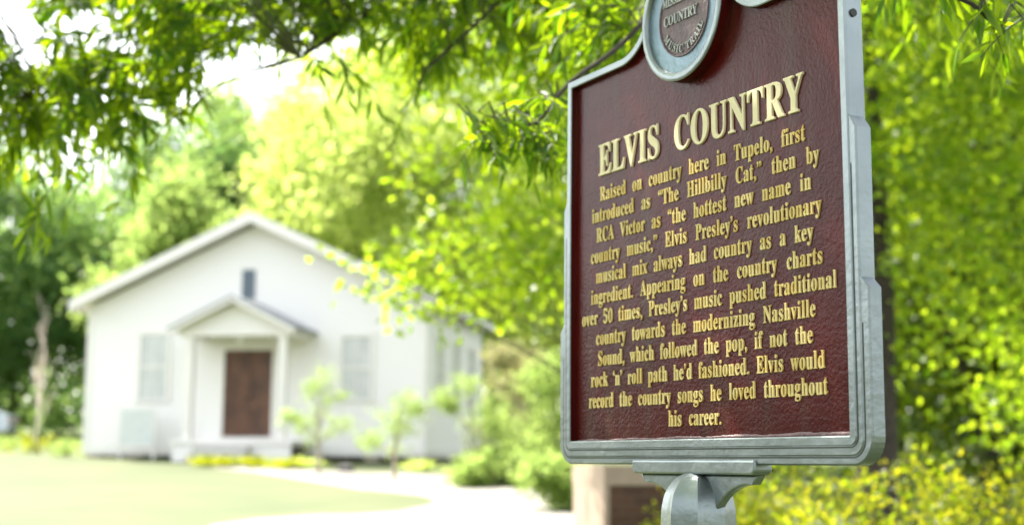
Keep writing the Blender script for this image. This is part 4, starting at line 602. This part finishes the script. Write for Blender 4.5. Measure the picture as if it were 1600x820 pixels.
def spray(tip, length=.42, nl=16, L=.085, fine=False, lv=None, connect=True, W=.016, sag=.35):
    tip = Vector(tip); d = np.linalg.norm(LPa-np.array(tip), axis=1); j = int(np.argmin(d)); base = Vector(LPa[j])
    dirn = (tip-base); 
    if dirn.length < .05: dirn = Vector((random.uniform(-1, 1), random.uniform(-1, 1), -.3))
    dirn = (dirn.normalized()*.6 + Vector((random.uniform(-.8, .8), random.uniform(-.8, .8), random.uniform(-.5, .25)))).normalized()
    start = tip - dirn*length*.5
    pts = []
    for i in range(5):
        t = i/4; pts.append(start + dirn*length*t + Vector((0, 0, -sag*length*t*t)))
    if connect and d[j] < 1.6: tw.tube([base, base.lerp(start, .5)+Vector((0, 0, .05)), start], [.005, .0035, .0025], 4)
    tw.tube(pts, [.0025, .0022, .002, .0015, .001], 4)
    ts = RNG.uniform(.05, 1, nl); P = []; D = []
    for t in ts:
        i = min(int(t*4), 3); f = t*4-i; p = pts[i].lerp(pts[i+1], f); P.append(p)
        tang = (pts[i+1]-pts[i]).normalized()
        side = tang.cross(Vector((random.gauss(0, 1), random.gauss(0, 1), random.gauss(0, 1)))).normalized()
        D.append(tang*.7 + side*.8 + Vector((0, 0, -.35)))
    P = np.array([tuple(p) for p in P]); D = np.array([tuple(p) for p in D])
    s = RNG.uniform(.7, 1.15, nl)
    lv.add(*leaf_arrays(P, D, L*s, W*s, fine=fine))
lower = [(-200, 250), (0, 262), (60, 272), (120, 258), (180, 232), (240, 205), (290, 165), (340, 128), (390, 85), (430, 70), (470, 100), (520, 75), (600, 60), (650, 105), (700, 95), (760, 85), (800, 90), (860, 110), (900, 110), (1010, 110)]
lx, ly = zip(*lower)
cnt = 0
while cnt < 640:
    px = random.uniform(-160, 1000); py = random.uniform(-110, 275); lim = np.interp(px, lx, ly)
    if py > lim-48: continue
    if ((px-30)/75)**2 + ((py-20)/75)**2 < 1: continue
    if ((px-150)/60)**2 + ((py-25)/40)**2 < 1 and random.random() < .85: continue
    if 395 < px < 470 and py > 30 and random.random() < .8: continue
    if 470 < px < 900 and py > 40 and random.random() < .5: continue
    d = random.uniform(5.3, 6.5)
    if math.sin(px*.043+1.3*math.sin(py*.03))*math.sin(py*.052+px*.01) > .42: continue
    spray(at(px, py, d), length=random.uniform(.26, .42), nl=22, L=.092, lv=ol, fine=True, W=.022, connect=cnt % 4 == 0); cnt += 1
for px, py in ((60, 285), (75, 290), (95, 262), (20, 270), (230, 225), (140, 262), (640, 150), (535, 92), (550, 105), (500, 100), (705, 60), (790, 60)):
    spray(at(px, py-15, 5.3), .3, 11, .095, fine=True, lv=ol, W=.018, sag=.8)
for k in range(30):                      # the cluster left of the marker and behind its shoulder
    t = random.random(); px = 745 + 150*t + random.uniform(-15, 15); py = 195 + random.uniform(-55, 50)*min(1, .25+t)
    spray(at(px, py, random.uniform(3.9, 4.35)), random.uniform(.14, .22), 15, .074, fine=True, lv=ol, W=.0165, sag=.3, connect=k % 5 == 0)
for k in range(60):
    px = random.uniform(870, 1010); py = random.uniform(-60, 120)
    spray(at(px, py, random.uniform(4.3, 5.4)), random.uniform(.2, .35), 16, .085, fine=True, lv=ol, W=.019, connect=k % 5 == 0)
for px, py, dd in ((1548, 30, 3.15), (1565, 48, 3.15), (1530, 12, 3.16), (1500, -10, 3.2), (1475, -20, 3.2), (1590, 20, 3.3), (1400, -25, 3.4)):
    spray(at(px, py, dd), .12, 8, .075, fine=True, lv=ol, W=.0185, sag=.3)
for k in range(70):
    px = random.uniform(1350, 1700); py = random.uniform(-160, 40)
    spray(at(px, py, random.uniform(4.6, 6.0)), random.uniform(.25, .4), 12, .085, fine=True, lv=ol)
for k in range(950):                     # canopy out of the frame that shades the marker
    p = Vector((random.uniform(-3.2, 1.6), random.uniform(2.2, 6.0), random.uniform(3.6, 5.6)))
    q = p.z-EYE
    if q/p.y < .40: continue
    spray(p, random.uniform(.35, .55), 14, .10, lv=ol, W=.026)
k = 0
while k < 1000:                          # unseen foliage added to shade the marker front and the lawn
    p = Vector((random.uniform(-8.5, -.5), random.uniform(-.5, 4.5), random.uniform(3.3, 6.2)))
    if p.z < 3.3 - (p.x+1)*.2: continue
    if p.y > 0 and (p.z-EYE)/p.y < .42 and p.x/p.y > -.5: continue
    spray(p, random.uniform(.4, .6), 14, .14, lv=ol, W=.045, connect=k % 6 == 0); k += 1
tw.build('twig', M_twig, oak, off=-off)
lo = ol.build('crown', L_oak, oak); lo.data.transform(OB)

# ---- general tree: tapered trunk, limbs and a crown of leaf clumps
def tree(name, label, cat, x, y, H, blobs, n, per, leaf, LM, r0=.2, group=None, bark=None, lean=(0, 0), crad=.55, W=None, seed=None, base=None, up=0., limbr=.4):
    global RNG
    if seed is not None: RNG = np.random.default_rng(seed); random.seed(seed)
    z0 = float(gz(y)) if base is None else base
    t = tag(empty(name, (x, y, z0)), label, cat, group)
    tb = MB(); top = Vector((lean[0], lean[1], H*.85))
    pts = [Vector((0, 0, -.15)), Vector((0, 0, H*.2))+Vector((random.uniform(-.1, .1), 0, 0)), top*.5+Vector((random.uniform(-.2, .2), 0, 0)), top]
    sp = smoothpath(pts, 4); k = len(sp)
    tb.tube(sp, [r0*(1.15-1.05*i/(k-1)) for i in range(k)], 9)
    vol = np.array([b[3]*b[4]*b[5] for b in blobs]); pr = vol/vol.sum()
    C = []
    idx = RNG.choice(len(blobs), n, p=pr)
    for i in idx:
        b = blobs[i]; v = unit(RNG.normal(size=3)); rr = RNG.uniform(.25, 1)**.5
        C.append((b[0]+v[0]*b[3]*rr, b[1]+v[1]*b[4]*rr, b[2]+v[2]*b[5]*rr))
    C = np.array(C)
    for b in blobs[:9]:
        c = Vector(b[:3]); f = min(max(c.z/(H*.85)-.25, .15), .9); j = int(f*(k-1)); s = sp[j]
        tb.tube(smoothpath([s, s.lerp(c, .5)+Vector((0, 0, -.05*H*.2)), c], 4), [max(r0*limbr*(1-.85*i/8), .008) for i in range(9)], 6)
    tb.build('trunk', bark or M_bark, t, smooth=True)
    lv = Leaves(); clumps(C, crad*RNG.uniform(.6, 1.3, n), per, leaf, W or leaf*.62, lv, up=up)
    lv.build('crown', LM, t)
    return t
def ring_blobs(H, R_, zlo, n=10, seed=1, squash=.8):
    r = np.random.default_rng(seed); out = []
    for i in range(n):
        z = zlo + (H-zlo)*(i+.5)/n; f = math.sin(math.pi*min(max((z-zlo)/(H-zlo)*.82+.12, 0), 1))
        a = r.uniform(0, 6.28); q = R_*.5*f
        out.append((q*math.cos(a), q*math.sin(a), z, R_*.62*f+.3, R_*.62*f+.3, (H-zlo)/n*1.1+.2))
    return out
def wx(px, d): return (px-800)/2222*d
# sweetgum just behind the marker: dark trunk beside the frame, low branches reaching left over the church
d2 = 13.0; X2 = wx(1366, d2)
bl = []
rs = np.random.default_rng(3)
def px_blob(px, py, d, rx, rz, ry=1.0):
    p = at(px, py, d); bl.append((p.x-X2, p.y-d2, p.z-float(gz(d2)), rx, ry, rz))
for q in [(640, 445, 12.5, .62, .30, .6), (700, 420, 12.5, .75, .34, .7), (590, 425, 12.4, .3, .16, .3), (800, 400, 12.8, .6, .42, .7), (858, 440, 13, .4, .4, .7), (740, 340, 13, .6, .3, .7), (850, 330, 13, .6, .5, .8), (830, 230, 13.3, .5, .4, .8), (680, 250, 13.3, .4, .2, .6),
          (620, 110, 13.5, 1.0, .3, .8), (760, 90, 13.5, 1.0, .45, 1.0), (880, 120, 13.2, 1.0, .8, 1.2), (880, 240, 13.0, .7, .6, 1), (950, 0, 13, 1.6, 1, 1.6), (1150, 200, 13.5, 1.5, 1.8, 1.5), (1250, -100, 13, 2.2, 1.2, 2.2),
          (1420, 220, 12.3, .7, .7, .9), (1500, 300, 12.5, .7, .6, .9), (1570, 200, 12.8, .8, .8, 1), (1450, 420, 12.4, .5, .45, .8), (1560, 430, 12.6, .7, .5, .9), (1480, 100, 12.4, 1.0, .7, 1.2), (1600, 60, 12.8, 1.2, .8, 1.2), (1430, 570, 12.8, .4, .4, .6), (1520, 560, 13.2, .7, .5, .7), (1620, 600, 13.4, .6, .7, .7), (700, -90, 13.5, 2, .9, 1.8), (1500, -150, 13, 2.2, 1.2, 2.2)]:
    px_blob(*q)
tree('sweetgum_tree', 'sweetgum with dark trunk beside the marker and bright leafy branches reaching the church roof', 'tree', X2, d2, 7.5, bl, 1750, 24, .10, L_mid, r0=.22, crad=.30, seed=5, limbr=.08)

# ---- trees round and behind the church
TR = [
 ('broadleaf_tree', 'dark leafy tree behind the dead sapling at the lawn edge', 25, 58, 11.2, 5.2, .3, L_wood, 11),
 ('broadleaf_tree', 'tall dark tree left of the church gable, topmost of the wood there', 200, 63, 14.2, 5.2, .8, L_wood, 12),
 ('broadleaf_tree', 'tall mid green tree rising behind the left slope of the church roof', 320, 60, 13.8, 3.0, 1.2, L_wood, 13),
 ('broadleaf_tree', 'dark green tree showing just behind the peak of the church gable', 462, 60, 11.6, 3.4, .8, L_wood, 14),
 ('broadleaf_tree', 'dark tree at the far left end of the wood', -80, 56, 12.4, 5.0, .3, L_wood, 15),
 ('light_tree', 'pale yellow green tree in front of the dark wood beside the church roof', 262, 52, 9.6, 2.6, 2.0, L_light, 16),
 ('pale_tree', 'tall pale yellow tree rising over the right slope of the church roof', 575, 50, 15.0, 4.2, 1.6, L_pale, 17),
 ('pale_tree', 'broad pale yellow tree behind the right corner of the church', 705, 47, 15.0, 4.4, 1.0, L_pale, 18),
 ('pale_tree', 'pale hazy tree right behind the peak of the church gable', 470, 66, 17.0, 3.6, 3.0, L_pale, 20),
 ('pale_tree', 'pale tree rising over the left slope of the church roof, left of the sky gap', 345, 68, 17.0, 2.6, 3.0, L_light, 21),
 ('pale_tree', 'bright yellow green tree between the church and the marker', 868, 52, 16.0, 4.2, .6, L_pale, 19),
]
for i, (nm, lab, px, d, H, Rr, zl, LM, sd) in enumerate(TR):
    tree(nm, lab, 'tree', wx(px, d), d, H, ring_blobs(H, Rr, zl, 11, sd), 620, 28, .28, LM, r0=.12, crad=.8, seed=sd, group='trees behind the church')
RT = [(1090, 35, 11, 3.4), (1180, 27, 10, 3.4), (1390, 22, 9, 2.8), (1540, 20, 9, 2.8), (1700, 21, 9, 3.0), (1640, 32, 13, 4.0), (1450, 34, 14, 4.5), (1860, 26, 11, 3.6)]
for i, (px, d, H, Rr) in enumerate(RT):
    tree('leafy_tree', 'leafy green tree in the thicket to the right of the marker', 'tree', wx(px, d), d, H, ring_blobs(H, Rr, .3, 10, 40+i), 620, 28, .15, L_deep, r0=.16, crad=.55, seed=60+i, group='trees of the thicket beside the marker')

# far wood behind everything
rw = np.random.default_rng(77); C = []
for k in range(2600):
    px = rw.uniform(-400, 2100); d = rw.uniform(74, 92); lim = 330 + 50*math.sin(px*.013+2) + 40*math.sin(px*.041) if px < 520 else 330
    py = rw.uniform(lim, 690); C.append(tuple(at(px, py, d)))
RNG = np.random.default_rng(78); lv = Leaves(); clumps(np.array(C), 1.6, 16, .55, .36, lv)
tag(lv.build('distant_woods', L_wood), 'dense dark green wood beyond the church', 'woods', kind='stuff')

rw = np.random.default_rng(79); t = rw.uniform(0, 1, 700)  # undergrowth out of view, added to darken the reflections on the marker
C = np.stack([-11 - 9*t + rw.uniform(-2.2, .2, 700), -9 + 28*t + rw.uniform(-1, 1, 700), rw.uniform(0, 1, 700)**.8*(3.0+.7*np.sin(t*17)+.5*np.sin(t*41))], 1)
C[:, 2] += gz(C[:, 1]); RNG = np.random.default_rng(80); lv = Leaves(); clumps(C, .75, 40, .2, .13, lv)
tag(lv.build('added_undergrowth', leafmat('added_undergrowth_leaf', (.015, .04, .015), (.03, .065, .02), (.02, .05, .01), (.04, .09, .02), .25, .6, .2)), 'added dark undergrowth, unseen left of the lawn, that darkens the marker front', 'undergrowth', kind='stuff')

# ---- saplings in front of the church
def sapling(label, px, py, d, H, blobs, n, LM, bark, seed, leaf=.06, name='sapling', multi=1, group=None, cat='sapling', crad=.14, per=22):
    global RNG
    RNG = np.random.default_rng(seed); random.seed(seed)
    x = wx(px, d); t = tag(empty(name, (x, d, float(gz(d)))), label, cat, group)
    tb = MB(); bl = [(wx(q[0], d)-x, q[3], at(q[0], q[1], d).z-float(gz(d)), q[2]*d/2222, q[2]*d/2222, q[2]*d/2222*.75) for q in blobs]
    for mlt in range(multi):
        ang = 6.28*mlt/multi; b0 = Vector((.06*math.cos(ang), .06*math.sin(ang), -.1)) if multi > 1 else Vector((0, 0, -.1))
        tb.tube(smoothpath([b0, b0*2+Vector((0, 0, H*.35)), b0*4+Vector((random.uniform(-.1, .1), 0, H*.85))], 4), [.06-.05*i/8 for i in range(9)] if multi == 1 else [.035-.028*i/8 for i in range(9)], 7)
    for b in bl:
        s = Vector((0, 0, min(b[2]*.6, H*.6))); c = Vector(b[:3]); tb.tube([s, s.lerp(c, .5)+Vector((0, 0, .05)), c], [.016, .012, .006], 5)
    tb.build('trunk', bark, t, smooth=True)
    C = []; rr = RNG.integers(0, len(bl), n)
    for i in rr:
        b = bl[i]; v = unit(RNG.normal(size=3))*RNG.uniform(.2, 1.5)**.6; C.append((b[0]+v[0]*b[3], b[1]+v[1]*b[4], b[2]+v[2]*b[5]))
    lv = Leaves(); clumps(np.array(C), crad, per, leaf, leaf*.6, lv); lv.build('crown', LM, t); return t
sapling('slim sapling in front of the church porch post', 503, 735, 31, 2.0, [(508, 590, 24, 0), (490, 612, 14, .1), (530, 618, 18, -.1), (505, 640, 18, .1), (470, 660, 20, 0), (535, 665, 20, .2), (500, 672, 24, 0), (455, 650, 10, 0)], 95, L_light, M_pale_bark, 201)
sapling('sapling with pale trunk before the corner of the church', 621, 740, 29, 1.9, [(632, 622, 20, 0), (655, 640, 16, .1), (618, 655, 24, 0), (640, 665, 18, -.1), (610, 690, 26, .1), (580, 690, 14, 0)], 80, L_light, M_pale_bark, 202)
sapling('spreading young tree at the right side of the church', 742, 745, 28, 2.0, [(728, 602, 20, 0), (690, 622, 18, .1), (775, 640, 30, 0), (750, 660, 22, .2), (770, 690, 32, -.1), (705, 632, 12, 0), (795, 675, 24, 0), (745, 715, 20, 0)], 150, L_light, M_pale_bark, 203, multi=4)
# shrubs right of the church
SH = [('rounded green shrub at the corner of the path', 780, 745, 27, [(770, 735, 34), (740, 742, 22), (815, 738, 34)], L_light),
      ('tall pale green shrub with a bronze tinge between church and marker', 800, 740, 33, [(800, 600, 32), (830, 570, 26), (790, 560, 22), (820, 650, 40)], L_pink),
      ('tall green shrub beside the marker frame', 850, 740, 30, [(845, 690, 40), (865, 640, 36), (840, 600, 28), (870, 580, 30), (850, 730, 40)], L_light),
      ('low green shrub beside the brick pier', 888, 770, 22, [(885, 752, 22), (895, 775, 24), (870, 735, 22), (845, 745, 20)], L_light),
      ('dark leafy shrub behind the right side of the church', 765, 560, 44, [(768, 570, 14), (790, 620, 24), (800, 680, 30), (840, 620, 34)], L_wood)]
for i, (lab, px, py, d, bb, LM) in enumerate(SH):
    sapling(lab, px, py, d, 1.0, [(*q, RNG.uniform(-.4, .4)) for q in bb], 150, LM, M_bark, 300+i, leaf=.10, name='shrub', multi=3, cat='shrub', crad=.2, per=20)
# plants along the church base
PL = [('yellow flowering clump left of the porch steps', 330, 712, 33.2), ('yellow flowering clump beside the porch steps', 362, 716, 33.0), ('golden clump in front of the porch floor', 405, 718, 32.8), ('small green clump below the porch post', 478, 718, 32.6), ('green clump under the right church window', 660, 722, 32.0), ('brown clump by the foot of the slim sapling', 452, 716, 32.4)]
for i, (lab, px, py, d) in enumerate(PL):
    RNG = np.random.default_rng(400+i); x = wx(px, d); t = tag(empty('flower_clump', (x, d, float(gz(d)))), lab, 'plant', 'plants along the front of the church')
    n = 190; P = RNG.normal(size=(n, 3))*np.array([.13, .12, .02]); P[:, 2] = RNG.uniform(.0, .06, n)
    D = np.concatenate([P[:, :2]*4+RNG.normal(size=(n, 2))*.3, np.ones((n, 1))], 1)
    lv = Leaves(); lv.add(*leaf_arrays(P, D, RNG.uniform(.18, .38, n), .03, fine=True)); lv.build('foliage', L_pale if i in (3, 4) else L_shrub, t)
    st = MB()
    for k in range(5): st.tube([(random.uniform(-.1, .1), random.uniform(-.1, .1), -.05), (random.uniform(-.15, .15), random.uniform(-.15, .15), .3)], .006, 4)
    st.build('stem', M_twig, t)
# low hedge plants at the left end of the church
for i, (lab, px, d, w) in enumerate([('dark low shrub at the foot of the dead sapling', 70, 40, .55), ('low green shrub left of the church corner', 115, 38, .45), ('low shrub beside the parked car', 18, 42, .5)]):
    RNG = np.random.default_rng(500+i); t = tag(empty('low_shrub', (wx(px, d), d, float(gz(d)))), lab, 'shrub')
    C = RNG.normal(size=(26, 3))*np.array([w*.5, .25, .12])+np.array([0, 0, .25]); lv = Leaves(); clumps(C, .16, 20, .08, .05, lv); lv.build('foliage', L_shrub if i == 0 else L_light, t)
    st = MB()
    for k in range(5): st.tube([(0, 0, -.05), (random.uniform(-.3, .3), random.uniform(-.15, .15), .3)], .012, 5)
    st.build('stem', M_bark, t)
# dead bare sapling
random.seed(21); dt = tag(empty('dead_sapling', (wx(60, 41), 41, float(gz(41)))), 'bare dead sapling with upright pinkish brown twigs on the lawn', 'tree')
tb = MB()
def grow(p, d, L, r, lev):
    pts = [p]; dd = d.normalized()
    for i in range(4):
        dd = (dd + Vector((random.gauss(0, .10), random.gauss(0, .10), .10))).normalized(); pts.append(pts[-1] + dd*L/4)
    tb.tube(pts, [r, r*.85, r*.7, r*.55, r*.35], 5)
    if lev:
        for k in range(9 if lev > 2 else 5):
            j = random.choice((1, 1, 2, 2, 3, 3, 4)); a = random.uniform(0, 6.28); sp_ = .30 if lev > 1 else .34
            grow(pts[j], (dd + Vector((math.cos(a)*sp_, math.sin(a)*sp_, .15))), L*random.uniform(.30, .48), max(r*.45, .004), lev-1)
grow(Vector((0, 0, -.1)), Vector((0, 0, 1)), 2.9, .024, 3)
tb.build('trunk', M_dead, dt)
# rock by the path
M_rock = mat('dark_rock', (.09, .085, .09), .85, noise=.4, nscale=9, bump=.6, bscale=14)
g_ = onground(540, 736); rk = bmesh.new(); bmesh.ops.create_icosphere(rk, subdivisions=3, radius=1)
for v_ in rk.verts:
    f_ = 1 + .18*math.sin(v_.co.x*4+1)*math.cos(v_.co.y*5) + .08*math.sin(v_.co.z*9); v_.co = Vector((v_.co.x*.19*f_, v_.co.y*.15*f_, v_.co.z*.11*f_))
me = bpy.data.meshes.new('rock'); rk.to_mesh(me); rk.free(); ro_ = link('rock', me, M_rock, smooth=True); ro_.location = g_ + Vector((0, 0, .05))
tag(ro_, 'small dark rock at the edge of the path before the church', 'rock')

# ---- azaleas below and right of the marker
AZ = [('azalea bush directly right of the marker post', 1215, 9.5, .95, 1.28), ('azalea bush under the lower right corner of the marker', 1400, 8.8, .95, 1.36), ('azalea bush with orange tips at the right edge of the thicket', 1580, 9.2, .95, 1.30), ('azalea bush behind the marker post, mostly hidden by it', 1120, 11.5, .7, 1.1)]
for i, (lab, px, d, w, h) in enumerate(AZ):
    RNG = np.random.default_rng(600+i); random.seed(600+i); t = tag(empty('azalea_bush', (wx(px, d), d, float(gz(d)))), lab, 'bush', 'azaleas behind the marker')
    n = 330; v = unit(RNG.normal(size=(n, 3))); v[:, 2] = np.abs(v[:, 2]); rr = RNG.uniform(.35, 1, (n, 1))**.6
    C = v*rr*np.array([w, w*.8, h]) + np.array([0, 0, .05]); lv = Leaves(); clumps(C, .13, 16, .05, .03, lv, up=.5); lv.build('foliage', L_shrub, t)
    st = MB()
    for k in range(9):
        a = random.uniform(0, 6.28); st.tube([(0, 0, -.05), (.25*w*math.cos(a), .25*w*math.sin(a), h*.4), (.6*w*math.cos(a), .6*w*math.sin(a), h*.75)], [.018, .012, .005], 5)
    st.build('stem', M_bark, t)
